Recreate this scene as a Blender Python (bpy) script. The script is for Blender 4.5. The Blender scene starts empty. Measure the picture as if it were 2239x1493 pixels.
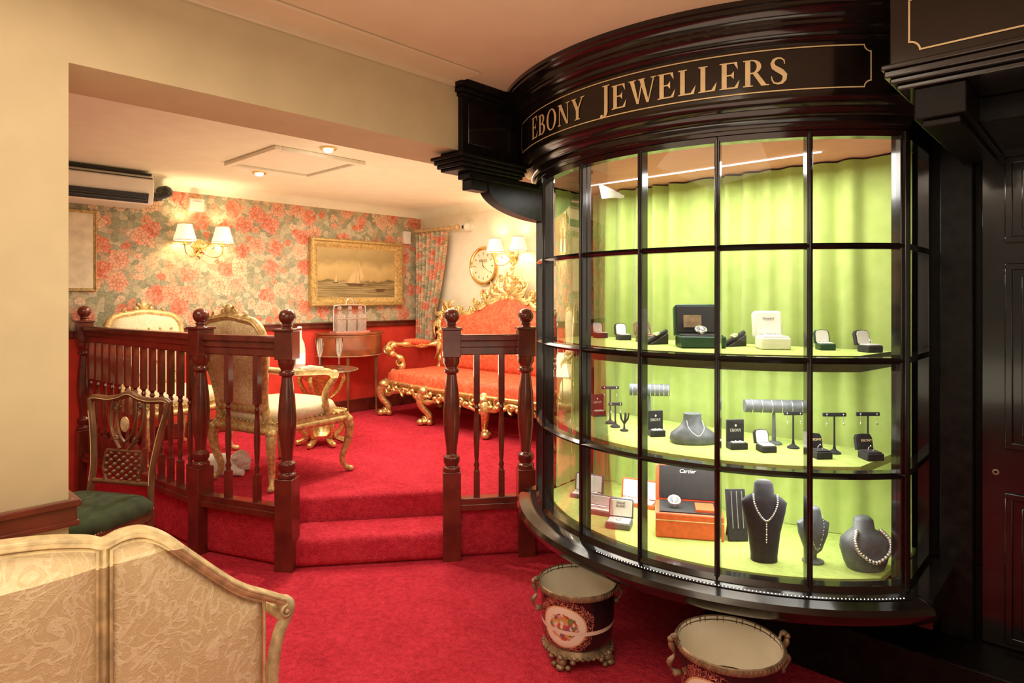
import bpy, math, random, bmesh
from mathutils import Vector, Matrix
random.seed(7)
PHI=math.atan2(-.6834,.7301)
U=(.6834,.7301); V=(.7301,-.6834)
def W(a,b,z=0): return (a*V[0]+b*U[0], a*V[1]+b*U[1], z)
def AB(X,Y): return (X*V[0]+Y*V[1], X*U[0]+Y*U[1])
pi=math.pi
COL=bpy.context.scene.collection

# ---------------------------------------------------------------- materials
class NT:
    def __init__(s,name):
        s.m=bpy.data.materials.new(name); s.m.use_nodes=True
        s.t=s.m.node_tree; s.n=s.t.nodes; s.b=s.n['Principled BSDF']; s.out=s.n['Material Output']
    def N(s,ty,**k):
        n=s.n.new(ty)
        for a,v in k.items(): setattr(n,a,v)
        return n
    def L(s,a,b): s.t.links.new(a,b)
    def math(s,op,a,b=0.0,clamp=False):
        n=s.N('ShaderNodeMath',operation=op); n.use_clamp=clamp
        for i,x in enumerate((a,b)):
            if isinstance(x,(int,float)): n.inputs[i].default_value=x
            else: s.L(x,n.inputs[i])
        return n.outputs[0]
    def obj(s): return s.N('ShaderNodeTexCoord').outputs['Object']
    def noise(s,vec,scale,detail=3,dist=0,rough=.5):
        n=s.N('ShaderNodeTexNoise'); n.inputs['Scale'].default_value=scale
        n.inputs['Detail'].default_value=detail; n.inputs['Distortion'].default_value=dist
        n.inputs['Roughness'].default_value=rough
        s.L(vec,n.inputs['Vector']); return n.outputs['Fac']
    def ramp(s,fac,stops,interp='LINEAR'):
        n=s.N('ShaderNodeValToRGB'); n.color_ramp.interpolation=interp
        e=n.color_ramp.elements
        while len(e)<len(stops): e.new(.5)
        for i,(p,c) in enumerate(stops):
            e[i].position=p; e[i].color=(c[0],c[1],c[2],1)
        s.L(fac,n.inputs['Fac']); return n.outputs['Color']
    def mix(s,f,a,b,bt='MIX'):
        n=s.N('ShaderNodeMix',data_type='RGBA',blend_type=bt)
        for i,x in ((0,f),(6,a),(7,b)):
            if isinstance(x,(int,float)): n.inputs[i].default_value=x
            elif isinstance(x,tuple): n.inputs[i].default_value=(x[0],x[1],x[2],1)
            else: s.L(x,n.inputs[i])
        return n.outputs[2]
    def bump(s,h,st=.3,d=.01):
        n=s.N('ShaderNodeBump'); n.inputs['Strength'].default_value=st; n.inputs['Distance'].default_value=d
        s.L(h,n.inputs['Height']); s.L(n.outputs[0],s.b.inputs['Normal'])
    def col(s,c):
        if isinstance(c,tuple): s.b.inputs['Base Color'].default_value=(c[0],c[1],c[2],1)
        else: s.L(c,s.b.inputs['Base Color'])
    def p(s,**k):
        for a,v in k.items(): s.b.inputs[a.replace('_',' ')].default_value=v
def simple(name,c,rough=.5,metal=0,nz=None,var=.15,bump=0,coat=0,sheen=0,bd=.005,spec=None):
    t=NT(name); v=t.obj()
    f=t.noise(v,nz or 12,3)
    dk=tuple(x*(1-var) for x in c); lt=tuple(min(1,x*(1+var)) for x in c)
    t.col(t.ramp(f,[(.3,dk),(.7,lt)]))
    t.p(Roughness=rough,Metallic=metal)
    if spec is not None: t.b.inputs['Specular IOR Level'].default_value=spec
    if coat: t.b.inputs['Coat Weight'].default_value=coat; t.b.inputs['Coat Roughness'].default_value=.08
    if sheen: t.b.inputs['Sheen Weight'].default_value=sheen
    if bump: t.bump(f,bump,bd)
    return t.m
M={}
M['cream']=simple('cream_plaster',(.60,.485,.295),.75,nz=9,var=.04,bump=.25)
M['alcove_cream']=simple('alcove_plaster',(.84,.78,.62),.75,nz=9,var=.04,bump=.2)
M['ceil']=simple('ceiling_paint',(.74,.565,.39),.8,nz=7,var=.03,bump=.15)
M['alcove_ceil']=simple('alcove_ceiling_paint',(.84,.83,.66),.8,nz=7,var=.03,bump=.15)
M['hatch']=simple('hatch_paint',(.85,.82,.68),.6,nz=7,var=.03)
M['redwall']=simple('red_paint',(.66,.045,.025),.6,nz=10,var=.12,bump=.1)
M['mahog']=simple('mahogany',(.125,.020,.011),.24,nz=8,var=.4,coat=.5)
M['black']=simple('black_gloss_wood',(.009,.006,.005),.17,nz=14,var=.4,bump=.10,coat=.4,bd=.003)
M['blackmat']=simple('black_wood_satin',(.007,.005,.004),.40,nz=30,var=.5,bump=.25,spec=.14,bd=.003)
M['gold']=simple('gilded_carving',(.78,.56,.24),.34,metal=.75,nz=60,var=.4,bump=.6,bd=.004)
M['gilt']=simple('worn_gilt_paint',(.60,.43,.18),.40,metal=.35,nz=45,var=.4,bump=.45,bd=.003)
M['ivorygilt']=simple('antique_gold_paint',(.62,.48,.25),.45,metal=.15,nz=38,var=.30,bump=.4,bd=.002)
M['giltframe']=simple('aged_gilt_frame',(.56,.40,.16),.42,metal=.5,nz=50,var=.35,bump=.6)
M['goldpaint']=simple('gold_leaf_lettering',(.82,.64,.34),.5,metal=.1,nz=30,var=.1)
M['brass']=simple('polished_brass',(.85,.64,.28),.22,metal=.95,nz=20,var=.1)
M['bronze']=simple('aged_bronze',(.27,.19,.11),.45,metal=.45,nz=40,var=.4,bump=.4)
M['walnut']=simple('walnut_wood',(.15,.065,.028),.3,nz=9,var=.4,coat=.3)
M['inlaid']=simple('inlaid_mahogany',(.24,.07,.025),.28,nz=9,var=.35,coat=.4)
M['greenvelvet']=simple('dark_green_velvet',(.026,.042,.010),.85,nz=18,var=.4,sheen=.05)
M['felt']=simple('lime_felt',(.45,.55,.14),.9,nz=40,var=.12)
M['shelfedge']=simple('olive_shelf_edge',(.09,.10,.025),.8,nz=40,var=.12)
M['soffit']=simple('display_soffit',(.80,.36,.34),.8,nz=10,var=.05,spec=.1)
M['white']=simple('white_plastic',(.80,.76,.68),.4,nz=10,var=.03)
M['porcelain']=simple('ivory_porcelain',(.84,.76,.60),.25,nz=10,var=.05)
M['blackvelvet']=simple('black_velvet',(.014,.013,.016),.75,nz=60,var=.4,sheen=.1)
M['grey']=simple('charcoal_leatherette',(.115,.125,.135),.45,nz=60,var=.2)
M['silver']=simple('silver_metal',(.88,.87,.85),.22,metal=.85,nz=30,var=.06)
M['redbox']=simple('red_leatherette',(.74,.12,.035),.4,nz=50,var=.12)
M['greenbox']=simple('dark_green_leatherette',(.01,.05,.025),.35,nz=50,var=.2)
M['lining']=simple('ivory_lining',(.78,.77,.70),.7,nz=40,var=.05)
M['darkgap']=simple('dark_recess',(.016,.014,.014),.6,nz=40,var=.2)
M['pink']=simple('rose_label',(.75,.50,.44),.5,nz=20,var=.08)
M['plush']=simple('white_plush',(.80,.74,.64),.95,nz=80,var=.1,bump=.5,sheen=.3)
M['plushpink']=simple('plush_nose',(.55,.30,.24),.9,nz=50,var=.1)
M['black_plain']=simple('black_plastic',(.012,.012,.012),.4,nz=30,var=.2)
M['silkrope']=simple('twisted_pole_wood',(.62,.42,.2),.4,nz=30,var=.2)

def carpet():
    t=NT('red_carpet'); v=t.obj()
    big=t.noise(v,3.0,5,1.6,.6); mid=t.noise(v,38,3,.5); fine=t.noise(v,190,2)
    c1=t.ramp(big,[(.32,(.42,.010,.028)),(.5,(.57,.020,.045)),(.62,(.66,.032,.062)),(.75,(.76,.06,.09))])
    c=t.mix(.4,c1,t.ramp(fine,[(.3,(.18,.004,.011)),(.7,(.90,.09,.13))]))
    c=t.mix(.3,c,t.ramp(mid,[(.35,(.31,.008,.019)),(.65,(.78,.055,.085))]))
    t.col(c); t.p(Roughness=.95)
    t.b.inputs['Specular IOR Level'].default_value=.1
    t.bump(t.math('ADD',t.math('ADD',fine,t.math('MULTIPLY',mid,.8)),t.math('MULTIPLY',big,1.0)),.8,.012); return t.m
M['carpet']=carpet()

def floral(name,axis,scale=1.0):
    t=NT(name); v=t.obj()
    sep=t.N('ShaderNodeSeparateXYZ'); t.L(v,sep.inputs[0])
    cb=t.N('ShaderNodeCombineXYZ')
    if axis=='yz': t.L(sep.outputs[1],cb.inputs[0]); t.L(sep.outputs[2],cb.inputs[1])
    else: t.L(sep.outputs[0],cb.inputs[0]); t.L(sep.outputs[2],cb.inputs[1])
    vec=cb.outputs[0]
    def warp(src,sc,amt):
        nz=t.N('ShaderNodeTexNoise'); nz.inputs['Scale'].default_value=sc*scale; nz.inputs['Detail'].default_value=2
        t.L(src,nz.inputs['Vector'])
        off=t.N('ShaderNodeVectorMath',operation='MULTIPLY_ADD'); t.L(nz.outputs['Color'],off.inputs[0])
        off.inputs[1].default_value=(amt/scale,amt/scale,0); t.L(src,off.inputs[2]); return off.outputs[0]
    wv=warp(vec,8,.07); wv2=warp(vec,24,.03)
    def vor(vv,sc,feat='F1',rnd=1):
        n=t.N('ShaderNodeTexVoronoi',voronoi_dimensions='2D',feature=feat); n.inputs['Scale'].default_value=sc*scale
        n.inputs['Randomness'].default_value=rnd; t.L(vv,n.inputs['Vector']); return n
    def sepc(c):
        s=t.N('ShaderNodeSeparateColor'); t.L(c,s.inputs[0]); return s
    A=vor(wv,4.6,rnd=.9); B=vor(wv2,34); C=vor(wv2,17); CE=vor(wv2,17,'DISTANCE_TO_EDGE'); D=vor(wv,9.5,rnd=1)
    BE=vor(wv2,34,'DISTANCE_TO_EDGE')
    sa=sepc(A.outputs['Color']); sc=sepc(C.outputs['Color']); sb=sepc(B.outputs['Color']); sd=sepc(D.outputs['Color'])
    leaf=t.ramp(sc.outputs[0],[(0,(.50,.43,.27)),(.16,(.25,.26,.16)),(.32,(.36,.35,.23)),(.48,(.56,.49,.33)),(.62,(.29,.31,.20)),(.76,(.52,.32,.20)),(.84,(.60,.51,.35)),(.93,(.18,.20,.13))],'CONSTANT')
    vein=t.ramp(CE.outputs['Distance'],[(0,(.55,.50,.42)),(.07,(1,1,1))])
    leaf=t.mix(.8,leaf,vein,'MULTIPLY')
    grn=t.noise(vec,70*scale,3,1.5)
    leaf=t.mix(.35,leaf,t.ramp(grn,[(.38,(.22,.21,.13)),(.62,(.68,.58,.40))]))
    petal=t.mix(.8,t.ramp(B.outputs['Distance'],[(0,(1.0,.95,.88)),(.55,(.88,.76,.68)),(.85,(.66,.48,.38))]),t.ramp(BE.outputs['Distance'],[(0,(.62,.42,.34)),(.12,(1,1,1))]),'MULTIPLY')
    f2=t.ramp(sd.outputs[0],[(0,(.76,.54,.38)),(.3,(.76,.38,.25)),(.5,(.76,.63,.46)),(.75,(.70,.27,.17))],'CONSTANT')
    f2=t.mix(.85,f2,petal,'MULTIPLY')
    d2=t.math('ADD',D.outputs['Distance'],t.math('MULTIPLY',B.outputs['Distance'],.22))
    m2=t.math('MULTIPLY',t.math('LESS_THAN',d2,.46),t.math('LESS_THAN',sd.outputs[1],.50))
    base=t.mix(m2,leaf,f2)
    fl=t.ramp(sa.outputs[0],[(0,(.78,.25,.16)),(.36,(.80,.42,.29)),(.56,(.80,.59,.42)),(.76,(.74,.20,.12))],'CONSTANT')
    fl=t.mix(.95,fl,petal,'MULTIPLY')
    lt=t.mix(t.math('MULTIPLY',sb.outputs[1],.5),fl,(.84,.56,.40))
    lt=t.mix(.6,lt,t.ramp(BE.outputs['Distance'],[(0,(.6,.36,.27)),(.08,(1,1,1))]),'MULTIPLY')
    core=t.ramp(A.outputs['Distance'],[(0,(.72,.55,.5)),(.3,(1,1,1))])
    lt=t.mix(.5,lt,core,'MULTIPLY')
    d=t.math('ADD',A.outputs['Distance'],t.math('MULTIPLY',B.outputs['Distance'],.22))
    mask=t.math('MULTIPLY',t.math('LESS_THAN',d,.49),t.math('LESS_THAN',sa.outputs[1],.74))
    t.col(t.mix(mask,base,lt)); t.p(Roughness=.6); t.b.inputs['Specular IOR Level'].default_value=.3
    return t.m
M['wallpaper']=floral('floral_wallpaper','yz',1.22)
M['chintz']=floral('floral_chintz','xz',1.9)

def damask(name,c1,c2,scale,bump=.25):
    t=NT(name); v=t.obj()
    f=t.noise(v,scale,1.5,2.2,.4); f2=t.noise(v,320,1); g=t.noise(v,scale*2.6,2,2.0)
    k=t.ramp(f,[(.45,(0,0,0)),(.47,(1,1,1)),(.54,(1,1,1)),(.56,(.0,.0,.0))])
    k2=t.mix(.4,k,t.ramp(g,[(.49,(0,0,0)),(.52,(1,1,1)),(.58,(1,1,1)),(.61,(0,0,0))]))
    t.col(t.mix(k2,c1,c2)); t.p(Roughness=.6)
    bw=t.N('ShaderNodeRGBToBW'); t.L(k2,bw.inputs[0])
    t.bump(t.math('ADD',bw.outputs[0],t.math('MULTIPLY',f2,.5)),bump,.0025); return t.m
M['damask']=damask('cream_damask',(.68,.52,.28),(.84,.70,.44),14,.32)
M['creamsilk']=damask('cream_silk_damask',(.66,.55,.34),(.78,.68,.48),16,.3)
M['golddamask']=damask('gold_damask',(.66,.50,.24),(.92,.78,.50),18)
M['reddamask']=damask('red_damask',(.64,.09,.035),(.80,.20,.09),9)

def velvet():
    t=NT('lime_velvet_curtain'); v=t.obj()
    f=t.noise(v,22,4); f2=t.noise(v,4,2)
    c=t.mix(.5,t.ramp(f,[(.3,(.33,.43,.09)),(.7,(.44,.54,.15))]),t.ramp(f2,[(.3,(.32,.42,.09)),(.7,(.47,.57,.17))]))
    t.col(c); t.p(Roughness=.85); t.b.inputs['Sheen Weight'].default_value=.3; t.bump(f,.15,.003); return t.m
M['velvet']=velvet()
def cutglass():
    t=NT('cut_crystal'); v=t.obj()
    vo=t.N('ShaderNodeTexVoronoi',feature='DISTANCE_TO_EDGE'); vo.inputs['Scale'].default_value=75; t.L(v,vo.inputs['Vector'])
    t.col(t.ramp(vo.outputs['Distance'],[(0,(.92,.86,.78)),(.10,(.34,.22,.17)),(.5,(.60,.46,.38))])); t.p(Roughness=.08)
    t.b.inputs['Alpha'].default_value=.55
    t.bump(vo.outputs['Distance'],.8,.005); return t.m
M['cut']=cutglass()

def glass(name,tint=(1,1,1),k=1.0):
    t=NT(name); t.n.remove(t.b)
    tr=t.N('ShaderNodeBsdfTransparent'); tr.inputs[0].default_value=(*tint,1)
    gl=t.N('ShaderNodeBsdfGlossy'); gl.inputs['Roughness'].default_value=.02
    fr=t.N('ShaderNodeFresnel'); fr.inputs[0].default_value=1.45
    nz=t.noise(t.obj(),3,1)
    mx=t.N('ShaderNodeMixShader')
    t.L(t.math('MULTIPLY',t.math('MULTIPLY',fr.outputs[0],k),t.math('ADD',nz,.5)),mx.inputs[0]); t.L(tr.outputs[0],mx.inputs[1]); t.L(gl.outputs[0],mx.inputs[2])
    t.L(mx.outputs[0],t.out.inputs[0]); return t.m
M['glass']=glass('window_glass',(.98,.99,.98),.7)
M['crystal']=glass('clear_crystal',(.93,.88,.84),3.0)
def emis(name,c,st,base=(.9,.8,.6)):
    t=NT(name); t.col(t.ramp(t.noise(t.obj(),20),[(0,base),(1,base)])); t.b.inputs['Emission Color'].default_value=(*c,1); t.b.inputs['Emission Strength'].default_value=st; return t.m
M['shade']=emis('lit_lamp_shade',(1,.76,.46),1.0)
M['bulb']=emis('downlight_bulb',(1,.92,.75),40)
M['led']=emis('led_strip',(.95,1,.95),5)
M['glint']=emis('sill_glint',(.95,.98,1),3.0,(.5,.5,.5))  # glow that imitates LED glints on the sill
M['shadetrim']=simple('shade_trim',(.45,.28,.10),.6)

def painting():
    t=NT('seascape_paint'); v=t.obj()
    s=t.N('ShaderNodeSeparateXYZ'); t.L(v,s.inputs[0])
    n=t.noise(v,6,4,.6)
    zz=t.math('ADD',t.math('MULTIPLY',s.outputs[2],2.0),t.math('MULTIPLY',t.math('SUBTRACT',n,.5),.35))
    base=t.ramp(t.math('ADD',zz,.5),[(0,(.17,.12,.05)),(.28,(.25,.18,.07)),(.33,(.14,.10,.04)),(.37,(.46,.32,.13)),(.6,(.56,.41,.18)),(.75,(.38,.28,.12)),(1,(.50,.37,.17))])
    st=t.N('ShaderNodeVectorMath',operation='MULTIPLY'); t.L(v,st.inputs[0]); st.inputs[1].default_value=(1,6,30)
    w=t.noise(st.outputs[0],3,3)
    sea=t.math('LESS_THAN',s.outputs[2],-.08)
    c=t.mix(t.math('MULTIPLY',sea,.5),base,t.ramp(w,[(.4,(.14,.10,.04)),(.65,(.56,.44,.23))]))
    t.col(c); t.p(Roughness=.5); t.b.inputs['Specular IOR Level'].default_value=.15; return t.m
M['painting']=painting()
M['sail']=simple('painted_sail',(.60,.42,.20),.5); M['hull']=simple('painted_hull',(.12,.06,.025),.5)
M['mat_board']=simple('cream_mount_board',(.72,.64,.46),.6)

def planter_mat(name,a0,z0,aw,zh):
    t=NT(name); v=t.obj(); s=t.N('ShaderNodeSeparateXYZ'); t.L(v,s.inputs[0])
    ang=t.math('ARCTAN2',s.outputs[0],t.math('MULTIPLY',s.outputs[1],-1))
    n1=t.noise(v,34,3,.6)
    dx=t.math('DIVIDE',t.math('SUBTRACT',ang,a0),aw); dz=t.math('DIVIDE',t.math('SUBTRACT',s.outputs[2],z0),zh)
    r=t.math('SQRT',t.math('ADD',t.math('MULTIPLY',dx,dx),t.math('MULTIPLY',dz,dz)))
    rn=t.math('ADD',r,t.math('MULTIPLY',t.math('SUBTRACT',n1,.5),.45))
    vo=t.N('ShaderNodeTexVoronoi'); vo.inputs['Scale'].default_value=68; t.L(v,vo.inputs['Vector'])
    sc=t.N('ShaderNodeSeparateColor'); t.L(vo.outputs['Color'],sc.inputs[0])
    flw=t.ramp(sc.outputs[0],[(0,(.66,.12,.08)),(.2,(.80,.42,.34)),(.38,(.20,.30,.09)),(.50,(.84,.76,.62)),(.66,(.72,.44,.12)),(.8,(.34,.13,.26)),(.9,(.84,.76,.62))],'CONSTANT')
    flw=t.mix(.6,flw,t.ramp(vo.outputs['Distance'],[(0,(1,1,1)),(.7,(.55,.45,.4))]),'MULTIPLY')
    inner=t.mix(t.math('LESS_THAN',rn,.62),(.84,.76,.62),flw)
    ring=t.mix(t.math('GREATER_THAN',r,.93),inner,(.66,.40,.18))
    n2=t.noise(v,55,2,2.5)
    scr=t.math('MULTIPLY',t.math('LESS_THAN',t.math('ABSOLUTE',t.math('SUBTRACT',n2,.5)),.035),t.math('LESS_THAN',rn,1.32))
    body=t.mix(scr,(.012,.008,.010),(.70,.24,.16))
    t.col(t.mix(t.math('LESS_THAN',r,.99),body,ring)); t.p(Roughness=.15); t.b.inputs['Coat Weight'].default_value=.5
    return t.m
M['dial']=simple('clock_dial',(.82,.70,.50),.4,nz=8,var=.03)

# ---------------------------------------------------------------- mesh builder
class MB:
    def __init__(s): s.v=[];s.f=[];s.m=[]
    def add(s,vs,fs,mi=0,T=None):
        o=len(s.v)
        if T is not None: vs=[tuple(T@Vector(p)) for p in vs]
        s.v+= [tuple(p) for p in vs]; s.f+=[tuple(i+o for i in f) for f in fs]; s.m+=[mi]*len(fs); return s
    def box(s,cx,cy,cz,sx,sy,sz,mi=0,rz=0,rx=0):
        x,y,z=sx/2,sy/2,sz/2
        T=Matrix.Translation((cx,cy,cz))@Matrix.Rotation(rz,4,'Z')@Matrix.Rotation(rx,4,'X')
        vs=[(i*x,j*y,k*z) for k in(-1,1) for j in(-1,1) for i in(-1,1)]
        fs=[(0,2,3,1),(4,5,7,6),(0,1,5,4),(2,6,7,3),(0,4,6,2),(1,3,7,5)]
        return s.add(vs,fs,mi,T)
    def box2(s,x0,x1,y0,y1,z0,z1,mi=0): return s.box((x0+x1)/2,(y0+y1)/2,(z0+z1)/2,x1-x0,y1-y0,z1-z0,mi)
    def lathe(s,pr,cx=0,cy=0,seg=24,mi=0,T=None,sx=1,sy=1,cap=True):
        vs=[];fs=[]
        for r,z in pr:
            for i in range(seg):
                a=2*pi*i/seg; vs.append((cx+r*sx*math.cos(a),cy+r*sy*math.sin(a),z))
        for k in range(len(pr)-1):
            for i in range(seg):
                j=(i+1)%seg; fs.append((k*seg+i,k*seg+j,(k+1)*seg+j,(k+1)*seg+i))
        if cap: fs.append(tuple(range(seg-1,-1,-1))); fs.append(tuple((len(pr)-1)*seg+i for i in range(seg)))
        return s.add(vs,fs,mi,T)
    def tube(s,pts,rad,seg=8,mi=0,closed=False,flat=1.0):
        P=[Vector(p) for p in pts]; n=len(P)
        if isinstance(rad,(int,float)): rad=[rad]*n
        vs=[];fs=[]; up=None
        for i in range(n):
            a=P[(i-1)%n] if closed or i>0 else P[i]; b=P[(i+1)%n] if closed or i<n-1 else P[i]
            t=(b-a)
            if t.length<1e-9: t=Vector((0,0,1))
            t.normalize()
            if up is None:
                up=Vector((0,1,0)) if abs(t.y)<.9 else Vector((1,0,0))
            up=(up-t*up.dot(t)); 
            if up.length<1e-6: up=Vector((1,0,0))-t*t.x
            up.normalize(); sd=t.cross(up)
            for k in range(seg):
                an=2*pi*k/seg; vs.append(P[i]+(up*math.cos(an)*flat+sd*math.sin(an))*rad[min(i,len(rad)-1)])
        m=n if closed else n-1
        for i in range(m):
            for k in range(seg):
                j=(k+1)%seg; i2=(i+1)%n
                fs.append((i*seg+k,i*seg+j,i2*seg+j,i2*seg+k))
        if not closed: fs.append(tuple(range(seg-1,-1,-1))); fs.append(tuple((n-1)*seg+k for k in range(seg)))
        return s.add(vs,fs,mi)
    def blob(s,c,r,mi=0,seg=12,rings=8,T=None):
        if isinstance(r,(int,float)): r=(r,r,r)
        vs=[];fs=[]
        for i in range(rings+1):
            th=pi*i/rings
            for k in range(seg):
                a=2*pi*k/seg; vs.append((c[0]+r[0]*math.sin(th)*math.cos(a),c[1]+r[1]*math.sin(th)*math.sin(a),c[2]-r[2]*math.cos(th)))
        for i in range(rings):
            for k in range(seg):
                j=(k+1)%seg; fs.append((i*seg+k,i*seg+j,(i+1)*seg+j,(i+1)*seg+k))
        return s.add(vs,fs,mi,T)
    def prism(s,poly,z0,z1,mi=0,mtop=None):
        n=len(poly); ar=sum(poly[i][0]*poly[(i+1)%n][1]-poly[(i+1)%n][0]*poly[i][1] for i in range(n))
        if ar<0: poly=poly[::-1]
        vs=[(x,y,z0) for x,y in poly]+[(x,y,z1) for x,y in poly]
        o=len(s.v); s.v+=vs
        s.f+=[tuple(q+o for q in f) for f in [(i,(i+1)%n,n+(i+1)%n,n+i) for i in range(n)]+[tuple(range(n-1,-1,-1)),tuple(range(n,2*n))]]
        s.m+=[mi]*(n+1)+[mi if mtop is None else mtop]; return s
    def plate(s,poly,y0,y1,mi=0,T=None):
        n=len(poly); ar=sum(poly[i][0]*poly[(i+1)%n][1]-poly[(i+1)%n][0]*poly[i][1] for i in range(n))
        if ar<0: poly=poly[::-1]
        vs=[(x,y0,z) for x,z in poly]+[(x,y1,z) for x,z in poly]
        return s.add(vs,[(i,(i+1)%n,n+(i+1)%n,n+i)[::-1] for i in range(n)]+[tuple(range(n)),tuple(range(2*n-1,n-1,-1))],mi,T)
    def cushion(s,poly,y0,y1,mi=0,steps=6,T=None):
        cx=sum(p[0] for p in poly)/len(poly); cz=sum(p[1] for p in poly)/len(poly); n=len(poly)
        vs=[(x,y1,z) for x,z in poly];fs=[]
        for k in range(steps+1):
            t=k/steps*.98; q=1-t; h=math.sqrt(max(0,1-q*q))
            for x,z in poly: vs.append((cx+(x-cx)*q,y1+(y0-y1)*(.35+.65*h),cz+(z-cz)*q))
        for k in range(steps+1):
            for i in range(n):
                j=(i+1)%n; fs.append((k*n+i,k*n+j,(k+1)*n+j,(k+1)*n+i))
        fs.append(tuple((steps+1)*n+i for i in range(n))); fs.append(tuple(range(n-1,-1,-1)))
        return s.add(vs,fs,mi,T)
    def loft(s,secs,seg=20,mi=0,p=2.0):
        vs=[];fs=[]
        for z,rx,ry,cx,cy in secs:
            for k in range(seg):
                a=2*pi*k/seg; c,sn=math.cos(a),math.sin(a)
                vs.append((cx+rx*math.copysign(abs(c)**(2/p),c),cy+ry*math.copysign(abs(sn)**(2/p),sn),z))
        for i in range(len(secs)-1):
            for k in range(seg):
                j=(k+1)%seg; fs.append((i*seg+k,i*seg+j,(i+1)*seg+j,(i+1)*seg+k))
        fs.append(tuple(range(seg-1,-1,-1))); fs.append(tuple((len(secs)-1)*seg+k for k in range(seg)))
        return s.add(vs,fs,mi)
    def arc(s,prof,c,a0,a1,n=48,mi=0):
        vs=[];fs=[];m=len(prof)
        for i in range(n+1):
            a=a0+(a1-a0)*i/n
            for r,z in prof: vs.append((c[0]+r*math.sin(a),c[1]-r*math.cos(a),z))
        for i in range(n):
            for k in range(m):
                j=(k+1)%m; fs.append((i*m+k,i*m+j,(i+1)*m+j,(i+1)*m+k))
        fs.append(tuple(range(m))); fs.append(tuple(n*m+k for k in range(m-1,-1,-1)))
        return s.add(vs,fs,mi)
    def spiral(s,c,r,turns,dirn=1,a0=0,th=.012,mi=0,plane='xz',n=22):
        pts=[];rd=[]
        for i in range(n+1):
            t=i/n; a=a0+dirn*turns*2*pi*t; rr=r*(1-t*.85)
            d=(rr*math.cos(a),rr*math.sin(a))
            pts.append((c[0]+d[0],c[1],c[2]+d[1]) if plane=='xz' else (c[0],c[1]+d[0],c[2]+d[1])); rd.append(th*(1-.4*t))
        s.tube(pts,rd,6,mi); s.blob(c,th*1.3,mi,8,6); return s
    def build(s,name,mats,parent=None,loc=(0,0,0),rz=0,bevel=0,sub=0,ang=38,rot=None,normals=True,bseg=2):
        me=bpy.data.meshes.new(name); me.from_pydata(s.v,[],s.f)
        if not isinstance(mats,(list,tuple)): mats=[mats]
        for m in mats: me.materials.append(m)
        me.polygons.foreach_set('material_index',s.m); me.polygons.foreach_set('use_smooth',[True]*len(s.f))
        me.validate(); 
        if normals:
            bm=bmesh.new(); bm.from_mesh(me); bmesh.ops.recalc_face_normals(bm,faces=bm.faces); bm.to_mesh(me); bm.free()
        me.set_sharp_from_angle(angle=math.radians(ang)); me.update()
        o=bpy.data.objects.new(name,me); COL.objects.link(o)
        o.location=loc; o.rotation_euler=rot if rot else (0,0,rz)
        if parent: o.parent=parent
        if bevel:
            b=o.modifiers.new('b','BEVEL'); b.width=bevel; b.segments=bseg; b.limit_method='ANGLE'; b.angle_limit=math.radians(40)
        return o
def spl(pts,n=6,closed=False):
    P=[Vector(p) for p in pts]; out=[];N=len(P)
    for i in range(N if closed else N-1):
        g=lambda k:P[k%N] if closed else P[max(0,min(N-1,k))]
        p0,p1,p2,p3=g(i-1),g(i),g(i+1),g(i+2)
        for j in range(n):
            t=j/n
            out.append(.5*((2*p1)+(p2-p0)*t+(2*p0-5*p1+4*p2-p3)*t*t+(3*p1-p0-3*p2+p3)*t**3))
    if not closed: out.append(P[-1])
    return [tuple(o) for o in out]
def thing(name,label,cat,loc,rz=0,group=None):
    e=bpy.data.objects.new(name,None); e.empty_display_size=.1; COL.objects.link(e)
    e.location=loc; e.rotation_euler=(0,0,rz); e['label']=label; e['category']=cat
    if group: e['group']=group
    return e
def tag(o,label,cat,group=None):
    o['label']=label;o['category']=cat
    if group:o['group']=group
    return o
def struct(o): o['kind']='structure'; return o
def textmesh(txt,size,mat,name,parent,loc,rot,ext=.0006,shear=0):
    c=bpy.data.curves.new('t','FONT'); c.body=txt; c.size=size; c.align_x='CENTER'; c.align_y='CENTER'; c.extrude=ext; c.shear=shear
    o=bpy.data.objects.new('t',c); COL.objects.link(o)
    bpy.context.view_layer.update()
    me=bpy.data.meshes.new_from_object(o.evaluated_get(bpy.context.evaluated_depsgraph_get()))
    bpy.data.objects.remove(o); me.name=name; me.materials.clear(); me.materials.append(mat)
    r=bpy.data.objects.new(name,me); COL.objects.link(r); r.parent=parent; r.location=loc; r.rotation_euler=rot; return r

# ---------------------------------------------------------------- room shell (building frame a,b)
ZC=2.31; ZP=.29
def S(mb,name,mats,**k): return struct(mb.build(name,mats,rz=PHI,**k))
m=MB(); m.box2(-6.2,4.5,-3.2,4.6,-.1,0); S(m,'floor',M['carpet'])
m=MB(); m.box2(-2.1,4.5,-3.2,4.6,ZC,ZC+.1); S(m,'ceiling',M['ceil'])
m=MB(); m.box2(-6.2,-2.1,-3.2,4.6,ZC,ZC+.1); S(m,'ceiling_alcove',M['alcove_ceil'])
AW=-5.38; BR=4.32
m=MB(); m.box2(AW-.1,AW,-1.2,BR+.1,1.14,ZC); S(m,'wall_back',M['wallpaper'])
m=MB(); m.box2(AW-.1,AW,-1.2,BR+.1,0,1.14); S(m,'wall_back_lower',M['redwall'])
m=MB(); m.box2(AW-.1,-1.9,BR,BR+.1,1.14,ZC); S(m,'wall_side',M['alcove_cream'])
m=MB(); m.box2(AW-.1,-1.9,BR,BR+.1,0,1.14); S(m,'wall_side_lower',M['redwall'])
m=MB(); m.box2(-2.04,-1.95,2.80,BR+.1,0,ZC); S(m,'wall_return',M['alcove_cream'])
m=MB(); m.box2(AW-.1,-2.3,-1.3,-1.2,0,ZC); S(m,'wall_end',M['alcove_cream'])
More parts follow.
